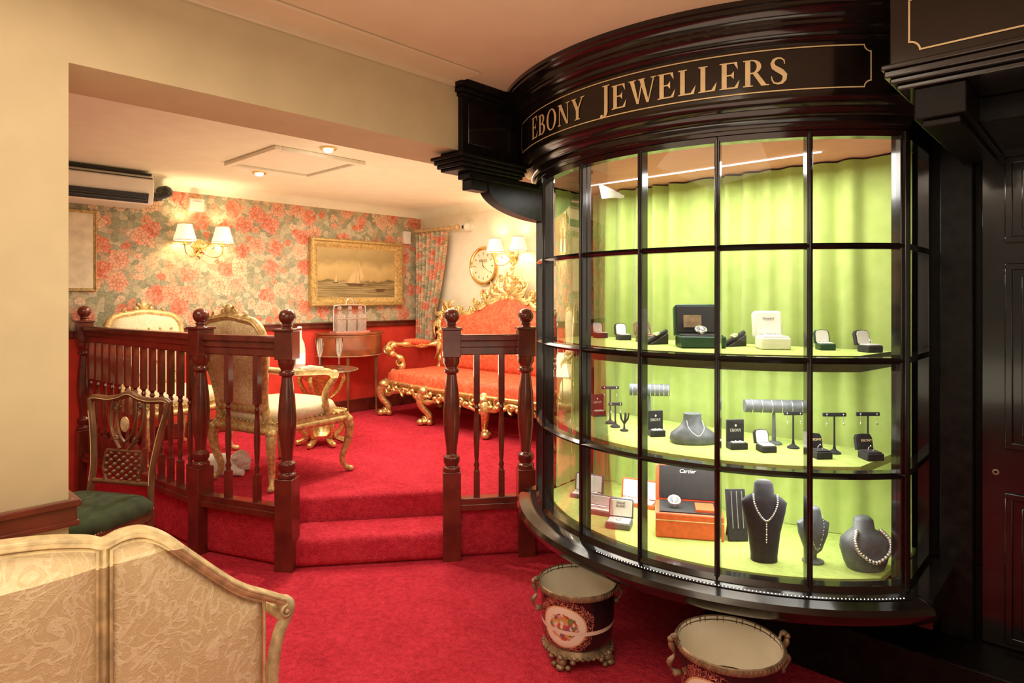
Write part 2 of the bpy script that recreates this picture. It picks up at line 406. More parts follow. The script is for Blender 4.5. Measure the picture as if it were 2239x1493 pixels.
m=MB(); m.box2(-2.305,-2.01,-3.2,.434,0,ZC); S(m,'wall_pillar',M['cream'])
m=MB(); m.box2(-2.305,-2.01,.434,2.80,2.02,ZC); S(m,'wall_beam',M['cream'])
m=MB(); m.box2(AW,AW+.022,-1.2,BR,1.11,1.165); m.box2(AW,AW+.035,-1.2,BR,1.15,1.165); S(m,'trim_1',M['mahog'],bevel=.004)
m=MB(); m.box2(AW+.03,-2.04,BR-.022,BR,1.11,1.165); S(m,'trim_2',M['mahog'],bevel=.004)
m=MB(); m.box2(AW,AW+.02,1.3,BR,ZP,ZP+.12); S(m,'baseboard_back',M['mahog'],bevel=.004)
m=MB(); m.box2(AW+.02,-2.04,BR-.02,BR,ZP,ZP+.12); S(m,'baseboard_side',M['mahog'],bevel=.004)
m=MB(); m.box2(-2.01,-1.992,-3.0,.450,.80,.865); m.box2(-2.01,-1.982,-3.0,.458,.850,.868); m.box2(-2.315,-2.01,.434,.450,.80,.865); m.box2(-2.32,-2.005,.434,.458,.850,.868); m.box2(-2.01,-1.986,-3.0,.454,.80,.815); S(m,'trim_3',M['mahog'],bevel=.004)
m=MB(); m.box2(-2.01,-1.99,-3.0,.45,0,.12); S(m,'baseboard_front',M['mahog'],bevel=.004)
def cove(p0,p1,inward,name,r=.075,mat='alcove_ceil'):
    m=MB(); nx,ny=inward; vs=[];N=6
    pr=[(0,ZC)]+[(r-r*math.cos(t*pi/2/N),ZC-r+r*math.sin(t*pi/2/N)) for t in range(N+1)]
    for p in (p0,p1):
        for k,z in pr: vs.append((p[0]+nx*k,p[1]+ny*k,z))
    n=len(pr); fs=[(i,(i+1)%n,n+(i+1)%n,n+i) for i in range(n)]+[tuple(range(n)),tuple(range(2*n-1,n-1,-1))]
    m.add(vs,fs); S(m,name,M[mat])
cove((AW,-1.2),(AW,BR),(1,0),'trim_4'); cove((AW,BR),(-2.04,BR),(0,-1),'trim_5')
m=MB(); m.box2(-2.01,-1.995,-3,1.80,ZC-.03,ZC); m.box2(-2.01,-1.86,-3,1.80,ZC-.012,ZC); S(m,'trim_6',M['ceil'],bevel=.004)

# platform
A=(-3.664,1.405);B=(-3.106,1.62);C=(-2.587,2.289);D=(-2.337,2.607);E=(-5.29,1.235)
B2=(-3.319,1.786);C2=(-2.80,2.455)
m=MB(); m.prism([(AW,1.23),E,A,B,B2,C2,C,D,(-2.05,2.85),(-2.05,BR),(AW,BR)],0,ZP)
S(m,'floor_platform',M['carpet'],bevel=.03,bseg=5)
m=MB(); m.prism([(B[0]+.02,B[1]),(C[0]+.02,C[1]-.02),(C2[0],C2[1]),(B2[0],B2[1])],0,.15); S(m,'floor_step',M['carpet'],bevel=.035,bseg=5)
def bar(m,p,q,w,z0,z1,mi=0):
    L=math.hypot(q[0]-p[0],q[1]-p[1]); an=math.atan2(q[1]-p[1],q[0]-p[0])
    m.box((p[0]+q[0])/2,(p[1]+q[1])/2,(z0+z1)/2,L,w,z1-z0,mi,rz=an)

# ---------------------------------------------------------------- railing
rail=thing('balustrade','dark red mahogany balustrade with turned newels edging the carpeted platform','railing',W(-3.8,1.6,0),PHI)
off=(3.8,-1.6)
def newel_mesh():
    m=MB(); w=.095
    m.box(0,0,.235,w,w,.47); 
    m.lathe([(.046,.47),(.046,.49),(.034,.50),(.044,.52),(.044,.545),(.028,.56),(.030,.60),(.043,.70),(.046,.78),(.040,.88),(.030,.96),(.027,.99),(.040,1.0),(.040,1.015),(.030,1.025),(.044,1.05),(.046,1.085)],seg=24)
    m.box(0,0,1.153,w,w,.145)
    m.box(0,0,1.232,w+.014,w+.014,.014)
    m.lathe([(.03,1.238),(.022,1.25),(.034,1.256),(.022,1.262),(.035,1.275),(.043,1.293),(.042,1.31),(.033,1.328),(.015,1.338),(.001,1.34)],seg=24)
    return m
first=None
for i,(P,an) in enumerate([(A,.2),(B,.65),(C,.9),(D,.9),(E,.0)]):
    if first is None:
        o=newel_mesh().build('newel_post',M['mahog'],rail,(P[0]+off[0],P[1]+off[1],0),an,bevel=.003); first=o
    else:
        o=first.copy(); COL.objects.link(o); o.location=(P[0]+off[0],P[1]+off[1],0); o.rotation_euler=(0,0,an); o.parent=rail
def loc(p): return (p[0]+off[0],p[1]+off[1])
for p,q in ((E,A),(A,B),(C,D)):
    m=MB(); P,Q=loc(p),loc(q); bar(m,P,Q,.07,1.165,1.20); bar(m,P,Q,.045,1.13,1.17); bar(m,P,Q,.032,1.09,1.135)
    m.build('handrail',M['mahog'],rail,bevel=.006)
    m=MB(); bar(m,P,Q,.06,ZP,ZP+.035); bar(m,P,Q,.075,ZP-.03,ZP+.004); m.build('base_rail',M['mahog'],rail,bevel=.004)
bm_=MB(); w=.032; z0=ZP+.035
bm_.box(0,0,z0+.07,w,w,.14); bm_.lathe([(.015,z0+.14),(.011,z0+.155),(.016,z0+.17),(.010,z0+.19),(.013,z0+.22),(.017,z0+.32),(.014,z0+.42),(.010,z0+.47),(.016,z0+.48),(.010,z0+.495),(.015,z0+.51)],seg=12)
bm_.box(0,0,z0+.51+(1.095-z0-.51)/2,w,w,1.095-z0-.51)
fb=None
def balus(p,q,n):
    global fb
    an=math.atan2(q[1]-p[1],q[0]-p[0]); P,Q=loc(p),loc(q)
    for i in range(n):
        t=(i+1)/(n+1); x=P[0]+(Q[0]-P[0])*t; y=P[1]+(Q[1]-P[1])*t
        if fb is None: fb=bm_.build('baluster',M['mahog'],rail,(x,y,0),an); o=fb
        else:
            o=fb.copy(); COL.objects.link(o); o.location=(x,y,0); o.rotation_euler=(0,0,an); o.parent=rail
balus(E,A,13); balus(A,B,2); balus(C,D,2)

# ---------------------------------------------------------------- bow window
BC=(-1.267,2.992); RW=.975; AH=math.radians(51.8)
def bp(phi,r): return (BC[0]+r*math.sin(phi),BC[1]-r*math.cos(phi))
ZB=.452; ZT=1.937; PH=(ZT-ZB)/4
win=bpy.data.objects.new('window_1',None); COL.objects.link(win); win.rotation_euler=(0,0,PHI); struct(win)
aL=BC[0]-.766; aR=BC[0]+.766; bE=BC[1]-RW*math.cos(AH); bW=2.777
MA=[math.radians(x) for x in(-51.8,-35.6,-15.1,1.6,17.5,34.0,51.8)]
for i,ph in enumerate(MA):
    m=MB()
    wd=.036 if i in(0,6) else .018
    x,y=bp(ph,RW); m.box(x,y,(ZB+ZT)/2,wd,.045,ZT-ZB,rz=ph); x,y=bp(ph,RW+.02); m.box(x,y,(ZB+ZT)/2,wd*.45,.02,ZT-ZB,rz=ph)
    m.build('upright',M['black'],win,bevel=.003)
for a in (aL,aR): m=MB(); m.box(a,bW-.02,(ZB+ZT)/2,.04,.05,ZT-ZB); m.build('upright',M['black'],win,bevel=.003)
for k in range(5):
    m=MB()
    z=ZB+k*PH; hh=.010 if k in(1,2,3) else .018
    m.arc([(RW-.022,z-hh),(RW+.018,z-hh),(RW+.028,z),(RW+.018,z+hh),(RW-.022,z+hh)],BC,-AH,AH,60)
    for a in (aL,aR): m.box2(a-.018,a+.018,bE,bW,z-hh,z+hh)
    m.build('glazing_bar',M['black'],win)
for i in range(6):
    p0=MA[i]+.012; p1=MA[i+1]-.012
    for k in range(4):
        z0=ZB+k*PH+.01; z1=z0+PH-.02
        m=MB(); vs=[];n=8
        for j in range(n+1):
            x,y=bp(p0+(p1-p0)*j/n,RW); vs+= [(x,y,z0),(x,y,z1)]
        m.add(vs,[(2*j,2*j+2,2*j+3,2*j+1) for j in range(n)]); m.build('glass_pane',M['glass'],win)
for a in (aL,aR):
    for k in range(4):
        z0=ZB+k*PH+.01; z1=z0+PH-.02
        m=MB(); m.add([(a,bE,z0),(a,bW-.04,z0),(a,bW-.04,z1),(a,bE,z1)],[(0,1,2,3)]); m.build('glass_pane',M['glass'],win)
m=MB()
m.arc([(.60,.36),(1.03,.36),(1.06,.375),(1.085,.395),(1.095,.42),(1.085,.437),(1.05,.445),(1.03,.452),(.60,.452)],BC,-AH-.02,AH+.02,60)
for s_ in(-1,1):
    x0,x1=sorted((BC[0]+s_*.50,BC[0]+s_*.86)); m.box2(x0,x1,bE-.03,bW,.36,.45)
m.box2(aL,aR,bE,bW,.36,.45)
m.build('sill',M['black'],win)
m=MB(); m.arc([(.55,.342),(.97,.342),(1.00,.36),(.55,.36)],BC,-AH,AH,48); m.build('sill_underside',M['blackmat'],win)
m=MB()
m.arc([(.90,1.94),(1.005,1.94),(1.012,1.950),(1.020,1.952),(1.026,1.962),(1.026,1.974),(1.044,1.978),(1.054,1.988),(1.058,1.998),(1.075,2.003),(1.090,2.012),(1.094,2.020),(1.09,2.03),(.90,2.03)],BC,-AH,AH,60)
m.build('head_moulding',M['black'],win)
m=MB(); m.box2(aR-.03,aR+.02,bE-.01,bW,1.945,2.3); m.box2(aL-.02,aL+.03,bE-.01,bW,1.945,2.3); m.build('head_return',M['blackmat'],win)
CA=math.radians(45.5)
m=MB()
m.arc([(.90,2.19),(1.09,2.19),(1.10,2.194),(1.105,2.200),(1.10,2.206),(1.10,2.214),(1.106,2.222),(1.114,2.230),(1.124,2.234),(1.124,2.244),(1.132,2.248),(1.132,2.256),(1.138,2.266),(1.148,2.276),(1.158,2.280),(1.158,2.290),(1.165,2.294),(1.165,ZC),(.90,ZC)],BC,-CA-.03,CA+.03,60)
m.build('cornice',M['black'],win)
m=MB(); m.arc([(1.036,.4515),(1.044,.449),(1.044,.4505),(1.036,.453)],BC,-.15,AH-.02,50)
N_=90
m2=MB()  # glowing beads stand in for LED reflections on the glossy sill
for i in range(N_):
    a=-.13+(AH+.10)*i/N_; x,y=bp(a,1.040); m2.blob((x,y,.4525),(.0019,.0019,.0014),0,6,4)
e=thing('sill_glints','row of tiny glowing beads imitating LED reflections on the black window sill','light',(0,0,0),PHI,'led strips')
m.build('bead_strip',M['black'],e); o=m2.build('glint_beads',M['glint'],e); o['kind']='stuff'

# fascia sign
sg=thing('shop_sign','curved black fascia board with gold serif lettering above the bow window','sign',(0,0,0),PHI)
m=MB(); RS=1.085
m.arc([(1.0,2.03),(RS,2.03),(RS,2.19),(1.0,2.19)],BC,-CA,CA,60); m.build('board',M['black'],sg)
def glyph(ch):
    P=[]
    R=lambda x0,y0,x1,y1:P.append([(x0,y0),(x1,y0),(x1,y1),(x0,y1)])
    Q=lambda *p:P.append(list(p))
    def A_(cx,cy,rx,ry,a0,a1,wh,wv,n=14):
        for i in range(n):
            t0=math.radians(a0+(a1-a0)*i/n); t1=math.radians(a0+(a1-a0)*(i+1)/n)
            o=lambda t:(cx+rx*math.cos(t),cy+ry*math.sin(t)); k=lambda t:(cx+(rx-wv)*math.cos(t),cy+(ry-wh)*math.sin(t))
            P.append([o(t0),o(t1),k(t1),k(t0)])
    def St(pts,ws):
        for i in range(len(pts)-1):
            (x0,y0),(x1,y1)=pts[i],pts[i+1]
            def nn(j):
                a=pts[max(0,j-1)];b=pts[min(len(pts)-1,j+1)];d=math.hypot(b[0]-a[0],b[1]-a[1]); return (-(b[1]-a[1])/d,(b[0]-a[0])/d)
            n0,n1=nn(i),nn(i+1);w0,w1=ws[i]/2,ws[i+1]/2
            P.append([(x0+n0[0]*w0,y0+n0[1]*w0),(x0-n0[0]*w0,y0-n0[1]*w0),(x1-n1[0]*w1,y1-n1[1]*w1),(x1+n1[0]*w1,y1+n1[1]*w1)])
    if ch in 'EBLR': R(.08,0,.27,1);R(0,0,.36,.045);R(0,.955,.36,1)
    if ch=='E': R(.25,.95,.66,1);Q((.66,1),(.54,.95),(.69,.70));R(.25,.485,.5,.54);Q((.40,.51),(.54,.36),(.54,.66));R(.25,0,.68,.055);Q((.56,.05),(.68,0),(.75,.32));return P,.82
    if ch=='L': R(.25,0,.64,.055);Q((.50,.05),(.64,0),(.71,.34));return P,.76
    if ch=='B': R(.25,.955,.34,1);R(.25,.50,.36,.545);R(.25,0,.34,.045);A_(.33,.75,.32,.25,-90,90,.05,.17);A_(.33,.26,.41,.28,-90,90,.05,.18);return P,.82
    if ch=='R': R(.25,.955,.34,1);R(.25,.47,.36,.52);A_(.33,.735,.34,.265,-90,90,.05,.17);Q((.34,.5),(.53,.5),(.88,0),(.67,0));R(.66,0,.95,.04);return P,.93
    if ch=='O': A_(.46,.5,.45,.52,0,360,.05,.18,28);return P,.98
    if ch=='N': R(.12,0,.175,1);R(.76,0,.815,1);Q((.05,1),(.29,1),(.815,0),(.68,0));R(.02,0,.28,.04);R(.64,.96,.92,1);R(0,.96,.2,1);return P,.98
    if ch=='Y': Q((.05,1),(.26,1),(.52,.45),(.34,.42));Q((.73,1),(.80,1),(.50,.42),(.43,.48));R(.34,0,.52,.46);R(-.02,.96,.36,1);R(.62,.96,.90,1);R(.25,0,.61,.04);return P,.88
    if ch=='J': R(.20,.02,.39,1);R(.10,.96,.49,1);A_(.12,.02,.27,.26,-100,0,.055,.19);P.append([(.05+.08*math.cos(2*pi*i/12),-.16+.08*math.sin(2*pi*i/12)) for i in range(12)]);return P,.56
    if ch=='W':
        Q((.03,1),(.23,1),(.48,.0),(.37,0));Q((.60,.95),(.66,1),(.47,0),(.41,0));Q((.49,1),(.69,1),(.94,0),(.83,0));Q((1.13,1),(1.19,1),(.93,0),(.88,0));R(-.03,.96,.33,1);R(.43,.96,.76,1);R(1.02,.96,1.28,1);return P,1.27
    if ch=='S':
        c=[(.52,.74),(.50,.88),(.38,.965),(.26,.97),(.13,.91),(.08,.78),(.13,.65),(.28,.54),(.42,.45),(.53,.33),(.52,.17),(.42,.05),(.28,.02),(.14,.06),(.07,.18),(.05,.31)]
        St(c,[.03,.05,.06,.07,.11,.15,.18,.20,.20,.18,.15,.11,.07,.06,.05,.03]);return P,.66
    return P,.4
def sign_word(m,txt,a0,a1,z,h,R_,first=1.0):
    tot=0;gl=[]
    for i,ch in enumerate(txt):
        p,ad=glyph(ch); gl.append((p,ad)); tot+=ad+.06
    sc=math.radians(a1-a0)*R_/tot; x=0; th=math.radians(a0)
    for i,(p,ad) in enumerate(gl):
        hh=h*(first if i==0 else 1)
        for poly in p:
            vs=[]
            for (px,py) in poly:
                an=th+(x+px)*sc/R_; q=bp(an,R_); vs.append((q[0],q[1],z+py*hh))
            m.add(vs,[tuple(range(len(vs)))])
        x+=ad+.06
o2=43.1
m=MB(); sign_word(m,'EBONY',-72+o2,-51.3+o2,2.066,.082,RS+.003,1.1); m.build('lettering',M['goldpaint'],sg,normals=False)
m=MB(); sign_word(m,'JEWELLERS',-47.3+o2,-13.5+o2,2.066,.084,RS+.003,1.12); m.build('lettering',M['goldpaint'],sg,normals=False)
m=MB()
def arcline(a0,a1,z0,z1,n=40):
    vs=[]
    for i in range(n+1):
        an=math.radians(a0+(a1-a0)*i/n); q=bp(an,RS+.003); vs+=[(q[0],q[1],z0),(q[0],q[1],z1)]
    m.add(vs,[(2*i,2*i+2,2*i+3,2*i+1) for i in range(n)])
l0,l1=-38.5,42.2
arcline(l0+1.2,l1-1.2,2.044,2.0478);arcline(l0+1.2,l1-1.2,2.1732,2.177);arcline(l0,l0+.2,2.066,2.155,2);arcline(l1-.2,l1,2.066,2.155,2)
for sgn,ll in((1,l0),(-1,l1)):
    for zz,zs in((2.044,1),(2.177,-1)):
        vs=[]
        for i in range(7):
            t=i/6*pi/2
            for r_ in(.0205,.0243):
                an=math.radians(ll)+sgn*(r_*math.cos(t))/RS; q=bp(an,RS+.003); vs.append((q[0],q[1],zz+zs*r_*math.sin(t)))
        m.add(vs,[(2*i,2*i+2,2*i+3,2*i+1) for i in range(6)])
m.build('gold_border',M['goldpaint'],sg,normals=False)

# left end block and corbel (parts of the fascia)
m=MB(); x0,x1,y0,y1=-2.125,-1.985,1.815,2.19
m.box2(x0,x1,y0,y1,2.0,ZC)
m.box2(x0-.02,x1+.03,y0-.03,y1,ZC-.03,ZC); m.box2(x0-.012,x1+.018,y0-.018,y1,ZC-.05,ZC-.03); m.box2(x0-.006,x1+.008,y0-.008,y1,ZC-.065,ZC-.05)
m.box2(x0-.02,x1+.04,y0-.04,y1,1.985,2.0); m.box2(x0-.012,x1+.03,y0-.028,y1,1.968,1.985); m.box2(x0-.006,x1+.018,y0-.016,y1,1.952,1.968); m.box2(x0,x1+.005,y0,y1,1.94,1.952)
m.box2(-2.075,-2.0,1.87,2.40,1.91,1.94); m.box2(-2.068,-2.007,1.89,1.99,1.865,1.91)
m.build('end_block',M['blackmat'],sg,bevel=.004)
m=MB(); m.box2(-1.986,-1.982,1.85,2.12,2.05,2.22); m.build('block_panel',M['black'],sg,bevel=.002)
m=MB(); N_=14
outer=[(2.400-.41*math.sin(t*pi/2/N_),1.765+.125*(1-math.cos(t*pi/2/N_))) for t in range(N_+1)]
vs=[(a,y,z) for a in(-2.065,-2.005) for y,z in outer]+[(a,y,1.91) for a in(-2.065,-2.005) for y,z in outer]
n=N_+1; fs=[]
for i in range(N_):
    fs+= [(i,i+1,2*n+i+1,2*n+i),(n+i,n+i+1,3*n+i+1,3*n+i),(i,i+1,n+i+1,n+i),(2*n+i,2*n+i+1,3*n+i+1,3*n+i)]
m.add(vs,fs)
m.build('corbel',M['blackmat'],sg)
sg2=thing('fascia_board','black moulded fascia with a gold notched border over the dark door','sign',(0,0,0),PHI)
m=MB(); x0,x1,y0,y1=-.445,1.2,1.994,2.76
m.box2(x0,x1,y0,y1,2.035,ZC); m.box2(x0-.018,x1,y0-.02,y1,2.020,2.035); m.box2(x0-.012,x1,y0-.012,y1,2.0,2.02); m.box2(x0+.0,x1,y0,y1,1.985,2.0); m.box2(x0+.012,x1,y0+.02,y1,1.97,1.985)
m.build('board',M['black'],sg2,bevel=.004)
m=MB(); m.box2(-.395,-.275,2.03,2.76,1.885,1.97); m.box2(-.38,-.29,2.05,2.76,1.865,1.885); m.box2(-.30,1.2,2.25,2.76,1.90,1.97)
m.build('bracket',M['blackmat'],sg2,bevel=.004)
m=MB(); y=1.991
def fl(x0,z0,x1,z1): m.add([(x0,y,z0),(x1,y,z0),(x1,y,z1),(x0,y,z1)],[(0,1,2,3)])
fl(-.375,2.060,1.1,2.0645); fl(-.40,2.090,-.3955,2.20); fl(-.375,2.222,1.1,2.227)
for zz,zs in((2.060,1),(2.227,-1)):
    vs=[]
    for i in range(7):
        t=i/6*pi/2
        for r_ in(.0255,.030): vs.append((-.40+r_*math.cos(t),y,zz+zs*r_*math.sin(t)))
    m.add(vs,[(2*i,2*i+2,2*i+3,2*i+1) for i in range(6)])
m.build('gold_border',M['goldpaint'],sg2,normals=False)

# shopfront wall
m=MB(); m.box2(-2.04,3.0,2.78,2.88,0,.45); m.box2(-2.04,-1.95,2.78,2.9,.4,2.02); m.box2(-.50,3.0,2.78,2.88,.45,ZC); m.box2(-2.04,-.5,2.78,2.88,.45,2.02); m.box2(-1.25,3.0,2.52,2.78,0,.20)  # last box: low black plinth added where the carpet lies in shadow
for x0,x1 in((-1.95,-1.35),(-1.2,-.6)):
    m.box2(x0,x1,2.765,2.78,.02,.28)
S(m,'wall_shopfront',M['blackmat'],bevel=.004)
m=MB(); m.box2(-.45,-.35,2.72,2.78,.2,1.97); S(m,'trim_7',M['blackmat'],bevel=.005)
dr=bpy.data.objects.new('door_1',None); COL.objects.link(dr); dr.rotation_euler=(0,0,PHI); struct(dr)
m=MB(); m.box2(-.33,.5,2.745,2.775,.205,1.96)
for z0,z1 in((.24,.72),(.90,1.50),(1.60,1.86)):
    for x0,x1 in((-.25,.05),(.13,.42)):
        m.box2(x0-.015,x1+.015,2.733,2.745,z0-.015,z0+.007); m.box2(x0-.015,x1+.015,2.733,2.745,z1-.007,z1+.015)
        m.box2(x0-.015,x0+.007,2.733,2.745,z0,z1); m.box2(x1-.007,x1+.015,2.733,2.745,z0,z1); m.box2(x0+.03,x1-.03,2.735,2.745,z0+.03,z1-.03)
m.build('door_leaf',M['black'],dr,bevel=.003)
m=MB(); m.lathe([(.010,0),(.010,.002),(.008,.003),(.005,.003)],seg=20,cap=False); m.build('keyhole',M['bronze'],dr,(-.29,2.744,.80),rot=(pi/2,0,0))

# ---- display interior
def shelfpoly(r,back,half):
    pts=[]
    for i in range(31):
        ph=-AH*1.02+2.04*AH*i/30; x,y=bp(ph,r); 
        if abs(x-BC[0])<=half: pts.append((x,y))
    return [(BC[0]-half,back)]+pts+[(BC[0]+half,back)]
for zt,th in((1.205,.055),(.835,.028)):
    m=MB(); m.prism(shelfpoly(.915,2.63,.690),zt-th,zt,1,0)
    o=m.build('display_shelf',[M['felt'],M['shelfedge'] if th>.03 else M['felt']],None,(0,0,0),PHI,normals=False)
    tag(o,'curved lime green felt covered shelf inside the bow window','shelf','curved display shelves')
m=MB(); m.prism(shelfpoly(.935,2.76,.74),.452,.470); o=m.build('felt_panel',M['felt'],None,(0,0,0),PHI); tag(o,'lime green felt floor of the window display','display')
m=MB(); m.prism(shelfpoly(.945,2.765,.745),1.938,1.945); o=m.build('display_soffit',M['soffit'],None,(0,0,0),PHI); tag(o,'tan painted top panel of the window display','panel')
def curtain(name,x0,x1,y,z0,z1,folds,amp,mat,label,seed=1,swap=False):
    rn=random.Random(seed); m=MB(); nx=folds*18; nz=14; vs=[]
    ph=0; phs=[];am=[]
    f=1.0;ft=1.0;a=1;at=1
    for i in range(nx+1):
        if i%22==0: ft=rn.uniform(.45,1.7); at=rn.uniform(.35,1.2)
        f+=(ft-f)*.15; a+=(at-a)*.12
        ph+=2*pi/18*f; phs.append(ph); am.append(a)
    for k in range(nz+1):
        t=k/nz
        for i in range(nx+1):
            s=i/nx; p=phs[i]+.55*math.sin(2.2*t+s*13)
            q=math.sin(p)+.15*math.sin(2.3*p+1+t)
            u=x0+(x1-x0)*s; w_=y+amp*am[i]*q*(.7+.3*t)+.006*math.sin(5*t+s*9)
            vs.append((w_,u,z0+(z1-z0)*t) if swap else (u,w_,z0+(z1-z0)*t))
    m.add(vs,[(k*(nx+1)+i,k*(nx+1)+i+1,(k+1)*(nx+1)+i+1,(k+1)*(nx+1)+i) for k in range(nz) for i in range(nx)])
    o=m.build(name,mat,None,(0,0,0),PHI,normals=False,ang=180); tag(o,label[0],label[1]); return o
curtain('curtain',-1.96,-.53,2.700,.472,1.93,11,.022,M['velvet'],('bright lime green velvet curtain hanging in soft folds behind the shelves','curtain'),seed=5)
curtain('curtain',2.44,2.70,-1.992,.472,1.93,3,.010,M['velvet'],('lime green velvet curtain covering the side return of the display','curtain'),seed=9,swap=True)
m=MB(); m.box2(-1.88,-.78,2.498,2.502,1.933,1.937); o=m.build('led_strip',M['led'],None,(0,0,0),PHI); tag(o,'white glowing LED strip under the display soffit','light','led strips')

# ---- jewellery items
Z1,Z2,Z3=1.2055,.8355,.4705
def ring_box(X,Y,Z,rz=0,s=.056,out='blackvelvet',lid_h=None,inner='lining',label='small open black ring box lined in white holding a ring',txt=None):
    e=thing('ring_box',label,'jewellery box',(X,Y,Z),rz,'open ring boxes'); h=s*.42; lh=lid_h or s*.95
    m=MB(); m.box(0,0,h/2,s,s,h); m.build('base',M[out],e,bevel=.003)
    m=MB(); m.box(0,0,h+.002,s*.82,s*.82,.004); m.build('pad',M[inner],e,bevel=.001)
    T=Matrix.Translation((0,s/2,h))@Matrix.Rotation(math.radians(-14),4,'X')
    m=MB(); a=s/2
    poly=[(-a,0),(a,0),(a,lh*.75),(a*.8,lh*.95),(0,lh),(-a*.8,lh*.95),(-a,lh*.75)]
    m.plate(poly,0,s*.28,0,T); m.build('lid',M[out],e,bevel=.002)
    m=MB(); m.plate([(x*.82,.004+z*.86) for x,z in poly],-.003,.002,0,T); m.build('lid_lining',M[inner],e)
    m=MB(); m.tube([(s*.16*math.cos(t*pi/8),0,h+s*.16+s*.16*math.sin(t*pi/8)) for t in range(16)],.0013,6,0,True); m.blob((0,0,h+s*.34),.003,0,8,6); m.build('ring',M['silver'],e)
    if txt: textmesh(txt,s*.2,M['goldpaint'],'lettering',e,(0,s/2-.005,h+lh*.6),(pi/2-.24,0,0))
    return e
def card_box(X,Y,Z,rz=0,w=.062,h=.10):
    e=thing('card_box','slim black box with white shop name lettering and an earring pad','jewellery box',(X,Y,Z),rz,'black name cards')
    m=MB(); m.box(0,.01,h/2,w,.012,h); m.build('back_card',M['blackvelvet'],e,bevel=.001)
    m=MB(); m.box(0,-.012,.012,w,.034,.024); m.build('base',M['blackvelvet'],e,bevel=.002)
    m=MB(); m.box(0,-.012,.0255,w*.7,.02,.003); m.build('pad',M['lining'],e)
    for q in(-.008,.008): m=MB(); m.blob((q,-.014,.029),.003,0,8,6); m.build('earring',M['silver'],e)
    m=MB(); sc=.009; tot=sum(glyph(c)[1]+.06 for c in 'EBONY')*sc; xx=-tot/2
    for ch in 'EBONY':
        p,ad=glyph(ch)
        for poly in p: m.add([(xx+a*sc,.003,h*.58+b*sc*1.2) for a,b in poly],[tuple(range(len(poly)))])
        xx+=(ad+.06)*sc
    m.add([(.004*math.cos(t*pi/3),.003,h*.80+.005*math.sin(t*pi/3)) for t in range(6)],[tuple(range(6))])
    m.build('lettering',M['lining'],e,normals=False)
def t_stand(X,Y,Z,rz=0,h=.125,w=.085):
    e=thing('earring_stand','black t-shaped earring stand with hanging earrings','jewellery stand',(X,Y,Z),rz,'earring stands')
    m=MB(); m.lathe([(.022,0),(.022,.004),(.015,.008),(.006,.015),(.0035,.03),(.003,h)],seg=20); m.build('base',M['blackvelvet'],e)
    m=MB(); m.box(0,0,h,w,.008,.014); m.build('crossbar',M['blackvelvet'],e,bevel=.002)
    for sx in(-1,1):
        m=MB(); m.tube([(sx*w*.35,-.006,h-.002),(sx*w*.35,-.007,h-.03)],.001,5); m.blob((sx*w*.35,-.007,h-.034),(.003,.003,.006),0,8,6); m.blob((sx*w*.35,-.007,h+.001),.003,0,8,6); m.build('earring',M['silver'],e)
def roll_stand(X,Y,Z,rz,w=.16,h=.10,n=6,r=.02):
    e=thing('bracelet_roll','charcoal cylindrical bracelet roll on a stand with silver bangles','jewellery stand',(X,Y,Z),rz,'bracelet rolls')
    T=Matrix.Translation((0,0,h))@Matrix.Rotation(pi/2,4,'Y')
    m=MB(); m.lathe([(.001,-w/2),(r,-w/2),(r,w/2),(.001,w/2)],seg=24,T=T); m.build('roll',M['grey'],e)
    m=MB(); m.lathe([(.03,0),(.03,.005),(.008,.012),(.005,h)],seg=20); m.build('base',M['grey'],e)
    for i in range(n):
        x=-w/2+w*(i+.7)/n; m=MB(); m.tube([(x,(r+.002)*math.cos(t*pi/10),h+(r+.002)*math.sin(t*pi/10)-.002) for t in range(20)],.0012,5,0,True); m.build('bangle',M['silver'],e)
def bust(X,Y,Z,rz,secs,mat,chain,lab,cr=.0025,p=2.3):
    e=thing('necklace_bust',lab,'jewellery bust',(X,Y,Z),rz,'necklace busts')
    m=MB(); m.loft(secs,28,0,p); m.build('torso',mat,e,ang=60)
    m=MB(); pts=spl(chain,5)
    m.tube(pts,cr*.35,5)
    for q in pts: m.blob(q,cr,0,7,5)
    m.build('necklace',M['silver'],e)
    return e
ring_box(.425,3.08,Z1,.3); ring_box(.510,2.93,Z1,.2)
ring_box(.59,2.80,Z1,.2,.075,'bronze',inner='bronze',label='small open brown jewellery box with dark lining',lid_h=.06)
ring_box(1.165,2.38,Z1,-.1,.055,'greenbox',label='small open dark green ring box with a pearl ring'); ring_box(1.275,2.28,Z1,.2,.058)
ring_box(.933,2.35,Z2,.1,.055); ring_box(1.088,2.26,Z2,.1,.058,inner='blackvelvet',txt='EBONY',label='open black velvet box with gold lettering and earrings')
ring_box(1.2527,2.235,Z2,.05,.060,inner='blackvelvet',txt='EBONY',label='open black velvet box with gold lettering and earrings')
card_box(.41,3.06,Z2,.2); card_box(.589,2.62,Z2,.1); card_box(.84,2.40,Z2,.1,.066,.105)
t_stand(.44,2.87,Z2,.1,.16,.08); t_stand(.45,2.79,Z2,.1,.10,.06); t_stand(1.054,2.40,Z2,0,.13,.07); t_stand(1.168,2.32,Z2,0,.14); t_stand(1.295,2.33,Z2,0,.14)
e=thing('earring_tree','small black branching earring display tree','jewellery stand',(.475,2.71,Z2),0)
m=MB(); m.lathe([(.018,0),(.018,.004),(.004,.01),(.003,.04)],seg=16)
for k in range(5):
    a=k*1.25; m.tube([(0,0,.03),(.015*math.cos(a),.01*math.sin(a),.05),(.02*math.cos(a),.012*math.sin(a),.075)],[.004,.004,.003],6)
m.build('stand',M['blackvelvet'],e)
roll_stand(.60,2.80,Z2,-.15,.17,.16,9,.026); roll_stand(1.01,2.47,Z2,-.1,.22,.145,6,.025)
